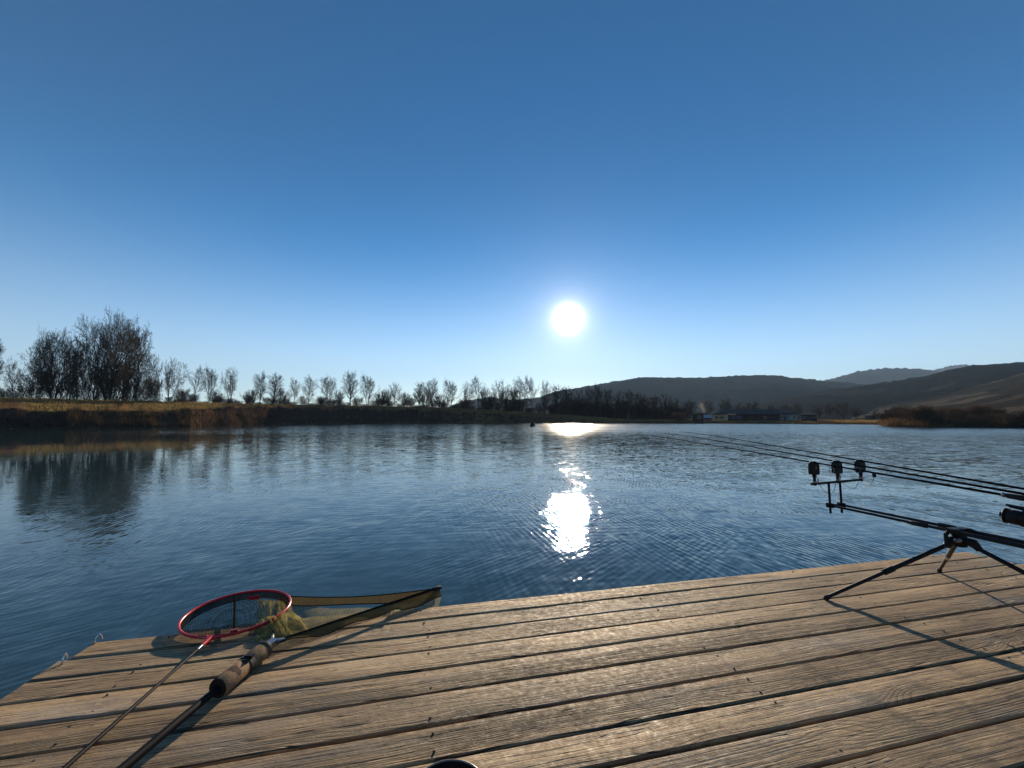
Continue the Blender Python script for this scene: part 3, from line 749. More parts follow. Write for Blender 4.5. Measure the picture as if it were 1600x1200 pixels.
# ------------------------------------------------------------------ reeds and tufts (uncountable)
def blades(name, n, place, mat, seed):
    R = np.random.RandomState(seed); V = []; 
    for _ in range(n):
        q = place(R)
        if q is None: continue
        x, y, z, h, wd = q
        a = R.uniform(0, 6.28); ln = R.normal(0, .22, 2) * h
        dx, dy = math.cos(a) * wd, math.sin(a) * wd
        V += [(x - dx, y - dy, z - .05), (x + dx, y + dy, z - .05), (x + ln[0], y + ln[1], z + h)]
    T = np.arange(len(V)).reshape(-1, 3)
    o = link_obj(name, np_mesh(name, V, tris=T)); o.data.materials.append(mat); tag(o, kind='stuff'); return o
def along(p0, p1, d0, d1, h0, h1, wd, ref=0, clump=.6):
    def f(R):
        px = R.uniform(p0, p1); q = ray(px, 655); az = math.atan2(q.x, q.y); pr = prof(az)
        r = pr[ref] + R.uniform(d0, d1)
        x, y = r * math.sin(az), r * math.cos(az)
        c = fbm(x * .3, y * .3, 5.0)
        if c < R.uniform(-1, 1) * clump - .1: return None
        return x, y, gz(x, y), R.uniform(h0, h1) * (1 + .7 * c), wd * R.uniform(.6, 1.4)
    return f
tag(blades('dry_reeds', 8000, along(105, 430, -.3, 4.5, .4, 1.3, .028), M['reed'], 1), 'dry brown reeds along the foot of the grassy bank', 'reeds')
tag(blades('dry_reeds', 3500, along(430, 1000, -.2, 2.5, .3, .8, .04), M['reed'], 2), 'short dry reeds along the water below the dike', 'reeds')
tag(blades('dry_reeds', 15000, along(1376, 1640, -.6, 6, .4, 1.5, .022, 0, 1.0), M['reed'], 3), 'dry russet reeds on the spit under the shrubs', 'reeds')
tag(blades('dry_reeds', 2500, along(1000, 1376, -.2, 2.0, .25, .6, .04), M['reed'], 6), 'low dry reeds in front of the far buildings', 'reeds')
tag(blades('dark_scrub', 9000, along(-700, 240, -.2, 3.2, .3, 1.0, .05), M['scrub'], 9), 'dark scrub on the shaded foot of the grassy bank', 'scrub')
tag(blades('dry_grass', 40000, along(-300, 430, .3, 22, .10, .34, .05, 1, 1.2), M['tuft'], 4), 'dry yellow grass on the sunlit bank', 'grass')
tag(blades('dry_grass', 14000, along(400, 1370, 1, 12, .12, .4, .06, 1, 1.2), M['tuft'], 5), 'dry grass along the crest of the dike', 'grass')

# ================================================================== FAR BUILDINGS
def place_b(name, label, cat, px0, px1, yb, off, group=None):
    pm = (px0 + px1) / 2; q = ray(pm, 655); az = math.atan2(q.x, q.y); r = prof(az)[0] + off
    x, y = r * math.sin(az), r * math.cos(az); zb = gz(x, y)
    o = thing(name, label, cat, (x, y, zb), -az, group)
    w = (px1 - px0) / F * r * math.cos(az) ** 2 / 1.0
    return o, w, (lambda yy: z_at(pm, yy, r) - zb)
def gable(mb, x0, x1, y0, y1, ze, zr, over=.35, hipl=0.0, hipr=0.0, th=.14):
    x0 -= over; x1 += over; y0 -= over; y1 += over; ym = (y0 + y1) / 2
    for s in (0, 1):
        z = -th * (1 - s)
        mb.add([], [])
    A_ = [(x0, y0, ze), (x1, y0, ze), (x1, y1, ze), (x0, y1, ze), (x0 + hipl, ym, zr), (x1 - hipr, ym, zr)]
    B_ = [(a, b, c - th) for a, b, c in A_]
    f = [(0, 1, 5, 4), (2, 3, 4, 5), (3, 0, 4), (1, 2, 5)]
    g = [tuple(i + 6 for i in reversed(k)) for k in f]
    e = [(1, 0, 6, 7), (2, 1, 7, 8), (3, 2, 8, 9), (0, 3, 9, 6)]
    mb.add(A_ + B_, f + g + e)
def window(root, x, z, w, h, y, mat_frame, name='window'):
    fr = MB()
    for dx in (-w / 2, w / 2): fr.box((x + dx, y - .04, z), (.09, .08, h + .09))
    for dz in (-h / 2, h / 2): fr.box((x, y - .042, z + dz), (w - .09, .08, .09))
    f = fr.build(name, mat_frame, root, False)
    MB().box((x, y - .015, z), (w - .05, .03, h - .05)).build('pane', M['glass_dark'], f, False)
    return f
# long barn with a cream end
b, w, zz = place_b('barn', 'long low barn with dark roof and cream plastered end beside the smoke', 'barn', 1113, 1217, 657, 13)
ze, zr = zz(647.5), zz(639.5); dpt = 9.0
wc = w * .23
MB().box((-w / 2 + wc / 2, dpt / 2 - .3, ze / 2 - .1), (wc, dpt, ze + .2)).build('cream_wall', M['cream'], b, False)
MB().box((wc / 2, dpt / 2 + .6, ze / 2 - .1), (w - wc, dpt - .6, ze + .2)).build('board_wall', M['barn'], b, False)
mb = MB(); gable(mb, -w / 2, w / 2, -.6, dpt + .2, ze + .12, zr, .4, 4.0, .3); mb.build('roof', M['roof'], b, False)
for k in (.25, .62): window(b, -w / 2 + wc * k, ze * .55, .9, .9, -.8, M['hut_wall'])
for k in (0, 3): window(b, -w / 2 + wc + (w - wc) * (.16 + .19 * k), ze * .55, 1.2, .9, .9 - .3, M['barn'])
MB().box((-w / 2 + wc + (w - wc) * .47, .57, ze * .42), (1.6, .08, ze * .84)).build('door', M['hut_wall'], b, False)
# shore hut on a low stage
b, w, zz = place_b('fishing_hut', 'small dark flat-roofed hut at the water beside the blue tarpaulin', 'hut', 1080, 1101, 660, 3.5)
h = zz(646.5)
MB().box((0, 1.6, h / 2 - .1), (w * .86, 3.2, h)).build('wall', M['hut_wall'], b, False)
MB().box((0, 1.5, h + .06), (w, 4.2, .16)).build('roof', M['roof'], b, False)
window(b, w * .12, h * .58, .8, .8, 0, M['white_wall']); MB().box((-w * .22, -.03, h * .42), (.9, .06, h * .82)).build('door', M['barn'], b, False)
for sx in (-.4, .4): MB().box((w * sx, -.4, h / 2 - .1), (.14, .14, h)).build('post', M['hut_wall'], b, False)
# blue tarpaulin shelter
b, w, zz = place_b('tarpaulin_shelter', 'pale blue ridged tarpaulin shelter between hut and cream barn end', 'shelter', 1099, 1113, 657, 8)
h = zz(648.5)
mb = MB(); gable(mb, -w / 2, w / 2, 0, 3.5, h * .55, h, .1, 0, w * .2, .05); mb.build('canopy', M['blue_tarp'], b, False)
MB().box((0, 1.75, h * .26), (w * .84, 3.0, h * .5)).build('side_cloth', M['tarp_dark'], b, False)
# white building
b, w, zz = place_b('white_house', 'low white house with dark windows beyond the barn', 'house', 1217, 1246, 657, 20)
h, hr = zz(648), zz(642.5)
MB().box((0, 3.5, h / 2 - .1), (w, 7, h + .2)).build('wall', M['white_wall'], b, False)
mb = MB(); gable(mb, -w / 2, w / 2, 0, 7, h + .13, hr, .3, 1, 1); mb.build('roof', M['roof'], b, False)
for k in (-.34, .02, .34): window(b, w * k, h * .58, w * .17, h * .42, 0, M['white_wall'])
MB().box((-w * .17, -.03, h * .4), (.9, .06, h * .78)).build('door', M['tarp_dark'], b, False)
# dark green hut
b, w, zz = place_b('green_hut', 'dark green cabin with a low pitched roof right of the white house', 'hut', 1251, 1278, 657, 10)
h, hr = zz(648.5), zz(644.5)
MB().box((0, 2.4, h / 2 - .1), (w * .9, 4.8, h + .2)).build('wall', M['green_wall'], b, False)
mb = MB(); gable(mb, -w / 2, w / 2, 0, 4.8, h + .13, hr, .3, 1.5, 1.5); mb.build('roof', M['roof'], b, False)
for k in (-.3, .3): window(b, w * k, h * .6, .9, .8, 0, M['hut_wall'])
MB().box((0, -.03, h * .4), (.9, .06, h * .78)).build('door', M['barn'], b, False)
# far shed with a white chimney block
b, w, zz = place_b('far_shed', 'dark far shed with a white chimney left of the reedy spit', 'shed', 1351, 1370, 652, 95)
h, hr = zz(649.5), zz(646.5)
MB().box((0, 3, h / 2 - .1), (w * .9, 6, h + .2)).build('wall', M['green_wall'], b, False)
mb = MB(); gable(mb, -w / 2, w / 2, 0, 6, h + .13, hr, .3, 1, 1); mb.build('roof', M['roof'], b, False)
MB().box((w * .32, 2.2, hr + .5), (1.0, 1.0, 2.4)).build('chimney', M['white_wall'], b, False)
window(b, -w * .1, h * .55, 1.2, .9, 0, M['hut_wall'])
plant(1060, 643, 'shrub_c', 'dense dark shrub at the water left of the flat-roofed hut', None, 0, 30, 'dark_shrub', 'shrub', r=prof(math.atan2(*ray(1060, 655).xy))[0] + 2.2)
# marker posts on the crest
for px, ty, lab in ((78, 612, 'thin grey post on the grassy bank before the dense wide tree'), (127, 613, 'thin pale post on the grassy bank between the big trees'),
                    (688, 631, 'short pale post on the dike before the thicket gap'), (743, 635.5, 'short pale post on the dike near the sloping end'), (697, 630, 'short broad pale post on the dike before the low hill')):
    q = ray(px, 655); az = math.atan2(q.x, q.y); r = prof(az)[3] - .5; x, y = r * math.sin(az), r * math.cos(az); z0 = gz(x, y)
    h = z_at(px, ty, r) - z0; o = thing('marker_post', lab, 'post', (x, y, z0 - .2), az)
    MB().box((0, 0, h / 2 + .1), (.16, .16, h + .2)).build('shaft', M['post'], o, False)
    MB().lathe([(.13, 0), (.13, .05), (0.0, .14)], 4).build('cap', M['white_wall'], o, False).location = (0, 0, h + .2)
# buoy with a short mast
p = P(832, 666, 0); b = thing('buoy', 'small dark buoy with a thin mast floating before the far bank', 'buoy', p)
MB().lathe([(0, -.25), (.45, -.2), (.62, .0), (.60, .14), (.42, .32), (.36, .62), (.22, .86), (.06, .92), (0, .92)], 20).build('float', M['rubber'], b)
MB().tube([(0, 0, .85), (0.02, 0, 1.5), (.05, 0, 2.2)], [.05, .04, .025], 6).build('mast', M['black'], b)
for s in (-1, 1): MB().tube([(s * .12, 0, .85), (s * .38, .1, 1.75)], [.03, .02], 5).build('whip', M['black'], b)

# ================================================================== THE DECK
FL = D(140, 1003, 0); FR = D(1400, 872, 0)
U = (FR - FL).normalized(); TH = math.atan2(U.y, U.x); LAKE = Vector((-U.y, U.x, 0))
DL = 5.80
deck = thing('wooden_deck', 'weathered wooden fishing deck of long planks at the water', 'deck', FL, TH)
def inside(p):                       # metres inside the front edge of the deck (negative: over the water)
    return -(Vector(p) - FL).dot(LAKE)
GAPS = [0.0, .139, .292, .437, .592, .744, .911, 1.060, 1.205]
GW = [0, .005, .003, .009, .012, .015, .018, .007, .016]
while GAPS[-1] < 4.4:
    GAPS.append(GAPS[-1] + .148); GW.append(.013)
RD = random.Random(12)
JOISTS = (.35, 1.55, 2.8, 4.05, 5.4)
nail_me = MB().lathe([(0, .0014), (.0035, .0012), (.0046, .0), (.0046, -.004)], 8).mesh('nail'); nail_me.materials.append(M['rubber'])
for i in range(len(GAPS) - 1):
    v0 = GAPS[i] + GW[i] / 2; v1 = GAPS[i + 1] - GW[i + 1] / 2; wd = v1 - v0; th = .042
    x0 = RD.uniform(-.035, .03); x1 = DL + RD.uniform(-.03, .05)
    if i == 0: x0, x1 = .02, DL - .02
    if i == 1: x0 = -.02
    nx = 60; xsn = np.linspace(x0, x1, nx); sec = 8; V = np.zeros((nx, sec, 3)); sd_ = RD.uniform(0, 100)
    bow = RD.uniform(-.003, .003); tilt = RD.uniform(-.0025, .0025); tw = RD.uniform(-.002, .002)
    for k, xx in enumerate(xsn):
        e0 = .0045 * fbm(xx * 2.2, sd_, 0, 4) + .0016 * fbm(xx * 14, sd_, 4, 2); e1 = .0045 * fbm(xx * 2.2, sd_ + 30, 0, 4) + .0016 * fbm(xx * 14, sd_ + 30, 4, 2)
        dz = .0020 * fbm(xx * .9, sd_ + 7, 0, 2); c = .005 + .002 * fbm(xx * 6, sd_ + 3, 0, 2)
        if i == 6: e1 = e1 - .012 * max(0, math.sin(xx * 1.4 + .6)) * (.6 + .4 * fbm(xx * 3, 2, 2))
        a, bb = -wd / 2 + abs(e0) * .7 - .001, wd / 2 - abs(e1) * .7 + .001
        t1 = tilt + tw * (xx / DL * 2 - 1)
        prof8 = [(a, -c * 1.0), (a + c, 0), (a + wd * .33, bow * .6), (bb - wd * .33, bow * .6), (bb - c, 0), (bb, -c), (bb, -th), (a, -th)]
        for m_, (yy, z_) in enumerate(prof8): V[k, m_] = (xx - (x0 + x1) / 2 + .004 * fbm(yy * 60, sd_, 1, 2) * (k in (0, nx - 1)), yy, z_ + dz + t1 * yy / wd * 2)
    q = []
    for k in range(nx - 1):
        for m_ in range(sec):
            l_ = (m_ + 1) % sec; q.append((k * sec + m_, (k + 1) * sec + m_, (k + 1) * sec + l_, k * sec + l_))
    me = bpy.data.meshes.new('plank')
    me.from_pydata([tuple(v) for v in V.reshape(-1, 3)], [], q + [tuple(range(sec)), tuple((nx - 1) * sec + m_ for m_ in range(sec - 1, -1, -1))])
    me.update(); me.shade_smooth(); me.set_sharp_from_angle(angle=math.radians(18)); me.materials.append(M['wood'])
    pl = link_obj('plank', me, deck)
    # local y points to the lake, so the near side of a plank is -y
    pl.location = ((x0 + x1) / 2, -(v0 + v1) / 2, -.002 + RD.uniform(-.0015, .0015))
    pl.rotation_euler = (0, 0, RD.uniform(-.0006, .0006))
    if i < 17:
        for jx in JOISTS:
            for sy in (-.32, .3):
                if RD.random() < .08: continue
                nl = link_obj('nail', nail_me, pl); nl.location = (jx - (x0 + x1) / 2 + RD.uniform(-.02, .02), wd * sy + RD.uniform(-.008, .008), .0008)
for jx in JOISTS:
    MB().box((0, 0, 0), (.07, GAPS[-1] - .12, .14)).build('joist', M['beam'], deck, False).location = (jx, -GAPS[-1] / 2, -.122)
    for vy in (.25, 2.2, GAPS[-1] - .3):
        MB().tube([(0, 0, -1.9), (0, 0, -.2)], .06, 10).build('post', M['beam'], deck).location = (jx + .075, -vy, .0)
# two bent wire staples at the corner
for (ax_, ay_), (bx_, by_), lab in (((148, 1004), (160, 999), 'bent bright wire staple at the deck corner on the first plank'), ((97, 1036), (105, 1030), 'bent bright wire staple at the plank end beside the corner')):
    a = D(ax_, ay_, 0); b2 = D(bx_, by_, 0); o = thing('wire_staple', lab, 'staple', a)
    pts = []
    for k in range(13):
        s = k / 12; q = a.lerp(b2, s) + Vector((0, 0, .004 + .026 * math.sin(math.pi * s) ** .7)) - a; pts.append(q)
    pts = [Vector((0, 0, -.006))] + pts
    MB().tube(pts, .0026, 7).build('wire', M['steel'], o)
    MB().lathe([(0, .006), (.005, .005), (.006, 0), (.006, -.004)], 10).build('collar', M['steel'], o).location = (0, 0, .0)

# ================================================================== helpers for things laid out in deck space
def part(mb, name, mat, root, parent=None, smooth=True):
    base = root.location
    mb.v = [(v[0] - base.x, v[1] - base.y, v[2] - base.z) for v in mb.v]
    return mb.build(name, mat, parent or root, smooth)
def cyl_frame(a, b):
    return (b - a).normalized().to_track_quat('Z', 'Y').to_matrix()
def surf(fn, nu, nv):
    mb = MB(); vs = [fn(i / (nu - 1), j / (nv - 1)) for i in range(nu) for j in range(nv)]
    fs = [(i * nv + j, i * nv + j + 1, (i + 1) * nv + j + 1, (i + 1) * nv + j) for i in range(nu - 1) for j in range(nv - 1)]
    return mb.add(vs, fs)

# ------------------------------------------------------------------ olive triangular landing net
S = D(424, 1006, .036); T1 = D(685, 919, .03); T2 = D(436, 931, -.10); H1 = D(205, 1198, .018)
hd = (H1 - S); hd.z = 0; hd.normalize(); HE = S + hd * 1.75; HE.z = ZD + .017
net = thing('landing_net', 'olive triangular landing net with camouflage foam float lying over the deck edge', 'net', Vector((S.x, S.y, ZD)))
part(MB().tube([S - hd * .02, S + hd * .5, HE], [.010, .014, .016], 12), 'handle', M['carbon'], net)
f0, f1 = S + hd * .035, S + hd * .31
f0.z = ZD + .037; f1.z = ZD + .036
mb = MB(); R3 = cyl_frame(f0, f1); Lf = (f1 - f0).length
mb.lathe([(.0, 0), (.026, .0), (.033, .006), (.035, .03), (.0345, Lf * .38), (.031, Lf * .41), (.031, Lf * .50), (.0345, Lf * .53), (.036, Lf * .8), (.036, Lf - .006), (.034, Lf)], 28, R3, f0)
foam = part(mb, 'foam_float', M['foam'], net)
def dl(parent, mb, name, mat):
    base = net.location; mb.v = [(v[0] - base.x, v[1] - base.y, v[2] - base.z) for v in mb.v]; return mb.build(name, mat, parent)
dl(foam, MB().lathe([(.0, Lf + .001), (.034, Lf + .001)], 28, R3, f0), 'end_face', M['foam_end'])
dl(foam, MB().lathe([(.033, Lf * .40), (.0365, Lf * .41), (.0365, Lf * .505), (.033, Lf * .51)], 28, R3, f0), 'strap', M['rubber'])
dl(foam, MB().box(f0 + R3 @ Vector((0, 0, Lf * .455)) + Vector((.012, 0, .035)), (.03, .02, .012)), 'buckle', M['plastic'])
dl(foam, MB().lathe([(.034, .008), (.0375, .012), (.0375, .03), (.035, .034)], 28, R3, f0), 'end_band', M['khaki'])
for Tq, nm in ((T1, 'arm'), (T2, 'arm')):
    dq = (Tq - S).normalized()
    ar = part(MB().tube([S, S.lerp(Tq, .5) + Vector((0, 0, .004)), Tq], [.0065, .0055, .0045], 8), nm, M['carbon'], net)
    base = net.location
    m2 = MB().tube([S - dq * .01, S + dq * .055, S + dq * .06, S + dq * .115], [.010, .010, .0075, .0070], 10); m2.v = [(v[0] - base.x, v[1] - base.y, v[2] - base.z) for v in m2.v]
    m2.build('ferrule', M['gunmetal'], ar)
part(MB().box(S + Vector((0, 0, .0)), (.034, .05, .026), Matrix.Rotation(-.25, 3, 'Z')), 'spreader_block', M['gunmetal'], net)
d1 = (T1 - S).normalized(); n1 = Vector((d1.y, -d1.x, 0)).normalized()          # towards the camera side
def band1(u, v):
    p = S.lerp(T1, .02 + .985 * u) + Vector((0, 0, .006)); k = .012 + .048 * min(1, u * 5) ; wv = .006 * math.sin(u * 21) * v
    i = inside(p)
    q = p + n1 * (k * v * (.95 if i > 0 else .45)) + Vector((0, 0, -k * v * (.25 if i > 0 else .85) + wv))
    if inside(q) > -.005: q.z = max(q.z, ZD + .006 + wv * .4)
    return q
part(surf(band1, 60, 5), 'edge_band', M['olive_band'], net)
part(MB().tube([band1(k / 40, 1.0) for k in range(41)], .0022, 5), 'piping', M['black_net2'], net)
part(MB().tube([S.lerp(T1, .06 + .94 * k / 20) + Vector((0, 0, .0065)) for k in range(21)], .0045, 6), 'arm_sleeve', M['black_net2'], net)
def skirt(u, v):
    p = band1(.55 + .45 * u, 1.0); q = p + Vector((0, 0, -.17 * v)) + n1 * (.012 * math.sin(u * 17) * v) - d1 * (.05 * v * u)
    if inside(q) > -.004: q.z = max(q.z, ZD + .005)
    return q
part(surf(skirt, 24, 6), 'side_mesh', M['olive_net'], net)
part(MB().lathe([(0, .022), (.008, .02), (.012, .01), (.012, -.03), (.009, -.035)], 12, cyl_frame(S, T1), T1), 'tip_cap', M['rubber'], net)
def cord(s): return T1.lerp(T2, s) + Vector((0, 0, -.028 * math.sin(math.pi * s)))
def cband(u, v):
    p = cord(u); return p + Vector((0, 0, -.055 * v - .006 * math.sin(u * 9) * v)) + LAKE * (.012 * v)
part(surf(cband, 40, 4), 'cord_band', M['olive_band'], net)
part(MB().tube([cband(k / 40, 1) for k in range(41)], .0035, 5), 'piping', M['black_net2'], net)
part(MB().tube([cord(k / 30) for k in range(31)], .003, 5), 'draw_cord', M['black_net2'], net)
def sheet(u, w):
    i0, i1 = inside(S), inside(T1.lerp(T2, w)); ue = i0 / (i0 - i1)
    u = u / .4 * ue if u < .4 else ue + (u - .4) / .6 * (1 - ue)
    p = S.lerp(T1.lerp(T2, w), u); i = inside(p)
    if i > -.002: z = ZD + .008 + .004 * math.sin(u * 40) * math.sin(w * 22)
    else:
        k = (u - ue) / (1 - ue); sag = .20 * math.sin(math.pi * w) ** .8 * math.sin(math.pi * min(1, k * .92 + .04)) ** .7
        z = (ZD + .008) * (1 - k) + (T1.lerp(T2, w).z - .05) * k - sag * (.4 + .6 * k) + .006 * math.sin(u * 23 + w * 9) * math.sin(w * 14)
    p.z = max(z, .03); return p
part(surf(sheet, 46, 30), 'mesh_bag', M['olive_net'], net)
ca, cb, cc, cd = D(397, 1003, 0), D(484, 994, 0), D(402, 936, -.05), D(450, 938, -.05)
def heap(u, v):
    p = ca.lerp(cb, v).lerp(cc.lerp(cd, v), u)
    p.x += .02 * fbm(u * 4, v * 4, 3.0); p.y += .02 * fbm(u * 4, v * 4, 8.0)
    edge = min(1, 5 * min(v, 1 - v, u + .02, 1.02 - u))
    i = inside(p); base = ZD + .006 if i > 0 else ZD + .006 + max(-.06, i * .45)
    rg = lambda a_, b_, c_: max(0.0, 1 - 3.4 * abs(fbm(a_, b_, c_, 2))) ** 1.6
    cr = .026 * rg(u * 1.1 + v * .6, v * 4.4 + .8 * math.sin(u * 3), 1.3) + .016 * rg(v * 2.4 - u, u * 3.0, 7.7)
    p.z = base + edge * (.008 * math.sin(math.pi * v) + cr * (1 - .35 * u) + .004)
    return p
part(surf(heap, 90, 90), 'gathered_mesh', M['olive_bag'], net)

# ------------------------------------------------------------------ red ringed landing net
HB = D(310, 998, .024); RE = D(90, 1198, .012); rd_ = (RE - HB); rd_.z = 0; rd_.normalize(); REE = HB + rd_ * 1.45; REE.z = ZD + .011
rl_, rr_0 = D(281, 975, .026), D(450, 940, .026); RC = (rl_ + rr_0) / 2; RR = (rr_0 - rl_).length / 2 * 1.05
net2 = thing('hoop_net', 'round landing net with red hoop and thin black handle', 'net', Vector((HB.x, HB.y, ZD)))
fwd = -rd_; rgt = Vector((fwd.y, -fwd.x, 0))
def hoop(q, r=RR, dz=0.0):
    c, s = math.cos(q), math.sin(q); rr = r * (1 + .04 * math.cos(q))
    return RC + fwd * (rr * c) + rgt * (rr * s * .98) + Vector((0, 0, .006 * c + dz))
part(MB().tube([hoop(2 * math.pi * k / 72) for k in range(72)], .0068, 10, False, True), 'hoop', M['red'], net2)
hp = hoop(math.pi)
part(MB().tube([hp + rd_ * .01, hp + rd_ * .03, hp + rd_ * .075], [.014, .012, .008], 10), 'socket', M['red'], net2)
for s in (-1, 1):
    part(MB().tube([hp + rd_ * .022, hoop(math.pi - s * .10), hoop(math.pi - s * .26)], [.009, .0095, .008], 8), 'clamp', M['red'], net2)
part(MB().tube([hp + rd_ * .05, hp + rd_ * .11], [.0072, .0066], 10), 'ferrule', M['steel'], net2)
p0 = hp + rd_ * .10
part(MB().tube([p0, p0.lerp(REE, .5) + Vector((0, 0, -.004)), REE], [.0055, .0078, .0098], 12), 'handle', M['carbon'], net2)
def rim(u, v):
    q = 2 * math.pi * u; return hoop(q, RR - .004 - .012 * v, (-.036 if inside(hoop(q)) < 0 else -.014) * v)
part(surf(rim, 73, 3), 'rim_band', M['black_net2'], net2)
def bag(u, v):
    q = 2 * math.pi * u; r = (RR - .008) * (1 - v) ** .55 if v < 1 else .001
    p = hoop(q, max(r, .001)); z = p.z - .036 - .17 * v ** .7 + .008 * math.sin(q * 7) * v
    if inside(p) > -.01: z = max(z, ZD + .007 + .004 * math.sin(q * 11) * v)
    else: z = max(z, ZD + .007 + (inside(p) + .01) * 2.5)
    p.z = max(z, .04); return p
part(surf(bag, 73, 14), 'mesh_bag', M['black_net'], net2)
ba, bb_ = D(367, 930, .03), D(366, 986, .024)
part(MB().tube([ba, ba.lerp(bb_, .5) + Vector((0, 0, -.006)), bb_], .0052, 6), 'cross_strap', M['black_net2'], net2)
q = (ba - RC); q = math.atan2(q.dot(rgt), q.dot(fwd))
tgp = D(397, 934, .012)
part(MB().box(tgp, (.055, .006, .020), Matrix.Rotation(TH, 3, 'Z')), 'tag', M['red'], net2)
part(MB().box(D(366, 986, .026), (.03, .018, .016), Matrix.Rotation(.5, 3, 'Z')), 'clip', M['red_dark'], net2)

# ------------------------------------------------------------------ bait tub at the feet
c = D(708, 1185, .115); c = Vector((c.x, c.y - .098, ZD + .003))
tub = thing('bait_tub', 'small black bait tub with highlight painted on its thin rim standing on the deck', 'tub', c)
MB().lathe([(0, 0), (.078, 0), (.083, .004), (.097, .108), (.093, .108), (.079, .008), (0, .008)], 40).build('body', M['tub'], tub)
MB().tube([(.0965 * math.cos(k * math.pi / 24), .0965 * math.sin(k * math.pi / 24), .109) for k in range(48)], .0024, 8, False, True).build('rim', M['tub_rim'], tub)
mb = MB(); R5 = random.Random(3)
vs = []; n_ = 26
def bz(u, v):
    q = 6.2832 * u; r = .084 * v; return Vector((r * math.cos(q), r * math.sin(q), .055 + .012 * fbm(r * 60 * math.cos(q), r * 60 * math.sin(q), 0, 3)))
surf(bz, 37, 10).build('bait', M['bait'], tub)

# ------------------------------------------------------------------ rod pod
DEP = 3.29
HUB = A(1490, 846, 2.52); HG = Vector((HUB.x, HUB.y, ZD))
pod = thing('rod_pod', 'black rod pod on three legs carrying three fishing rods at the deck edge', 'rod pod', HG)
R1b = A(1487, 830, 2.52); R1f = A(1297, 789.5, DEP); rdv = (R1f - R1b)
perp = Vector((rdv.y, -rdv.x, 0)).normalized()
if perp.x < 0: perp = -perp
OFF = perp * .105
def rail(a, b): return [a - rdv * .95, a, b]
for off in (Vector((0, 0, 0)), OFF):
    r_ = part(MB().tube([R1b + off - rdv * .95, R1b + off - rdv * .02], .0118, 12), 'rail', M['black'], pod)
    r2 = part(MB().tube([R1b + off - rdv * .06, R1f + off + rdv * .02], .0092, 12), 'rail_extension', M['black'], pod)
    base = pod.location
    k = .16 if off.length < .01 else .06
    for kk, rr_, ln in ((k, .0155, .09), (-.05, .0165, .06)):
        c0 = R1b + off + rdv * kk; m2 = MB().tube([c0, c0 + rdv.normalized() * .012, c0 + rdv.normalized() * (ln - .012), c0 + rdv.normalized() * ln], [rr_ * .85, rr_, rr_, rr_ * .85], 12)
        m2.v = [(v[0] - base.x, v[1] - base.y, v[2] - base.z) for v in m2.v]; m2.build('lock_collar', M['plastic'], r_)
# hub block between the rails
mid = R1b + OFF * .5; Mh = Matrix.Rotation(math.atan2(OFF.y, OFF.x), 3, 'Z')
mb = MB().prism([(-.072, .010), (-.064, .016), (.064, .016), (.072, .010), (.06, -.012), (.032, -.020), (.022, -.05), (-.022, -.05), (-.032, -.020), (-.06, -.012)], .042, Mh, mid)
part(mb, 'hub', M['plastic'], pod, None, False)
part(MB().lathe([(0, .03), (.03, .03), (.033, .02), (.033, -.02), (.03, -.03), (0, -.03)], 20, None, mid + Vector((0, 0, -.06))), 'leg_boss', M['plastic'], pod)
lv = [mid + Mh @ Vector((-.085, 0, -.005)), mid + Mh @ Vector((-.105, -.005, -.012)), mid + Mh @ Vector((-.115, -.01, -.05)), mid + Mh @ Vector((-.135, -.02, -.085))]
part(MB().tube(lv, [.012, .011, .009, .007], 8), 'lever', M['plastic'], pod)
part(MB().lathe([(0, .016), (.012, .014), (.014, 0), (.012, -.014), (0, -.016)], 14, Matrix.Rotation(math.pi / 2, 3, 'Y'), mid + Mh @ Vector((-.06, -.03, -.045))), 'lock_knob', M['gunmetal'], pod)
top = mid + Vector((0, 0, -.062))
FT = [D(1288, 935, .006), D(1467, 892, .006), Vector((mid.x + .27, mid.y - .66, ZD + .006))]
for k, ft in enumerate(FT):
    d_ = (ft - top).normalized(); hz = Vector((d_.x, d_.y, 0)).normalized(); st = top + hz * .03
    mt = M['khaki'] if k == 1 else M['black']
    lg = part(MB().tube([st, st.lerp(ft, .5), st.lerp(ft, .52), ft], [.0122, .0122, .0100, .0092] if k != 1 else [.0125, .0125, .0095, .009], 12), 'leg', mt, pod)
    base = pod.location
    def sub(m2, nm, mm):
        m2.v = [(v[0] - base.x, v[1] - base.y, v[2] - base.z) for v in m2.v]; m2.build(nm, mm, lg)
    c0 = st.lerp(ft, .48); c1 = st.lerp(ft, .55)
    sub(MB().tube([c0, c1], .0165 if k != 1 else .0145, 12), 'lock_ring', M['steel'] if k == 1 else M['plastic'])
    sub(MB().tube([ft + Vector((0, 0, -.006)), ft - d_ * .012, ft - d_ * .03], [.008, .015, .0125], 12), 'foot', M['rubber'])
    sub(MB().tube([top + hz * .02 + Vector((0, 0, .012)), top + hz * .06 + Vector((0, 0, .006)), top + hz * .085 + Vector((0, 0, -.03))], [.022, .024, .017], 12), 'knuckle', M['plastic'])
# uprights and front bar
BL, BR = A(1268, 756.5, DEP - .05), A(1345, 749.5, DEP + .05)
bar = part(MB().tube([BL, BR], .0095, 12), 'front_bar', M['black'], pod)
F1, F2 = R1f, R1f + OFF
for Fq in (F1, F2):
    s_ = (Fq - BL).dot(BR - BL) / (BR - BL).length_squared; tp = BL.lerp(BR, s_)
    bt = Vector((Fq.x, Fq.y, Fq.z - .062))
    part(MB().tube([bt, Vector((Fq.x, Fq.y, tp.z))], .0085, 10), 'upright', M['black'], pod)
    part(MB().box(Fq, (.03, .045, .034), Mh), 'clamp', M['plastic'], pod, None, False)
part(MB().tube([F1 - perp * .03, F2 + perp * .02], .0085, 10), 'cross_bar', M['black'], pod)
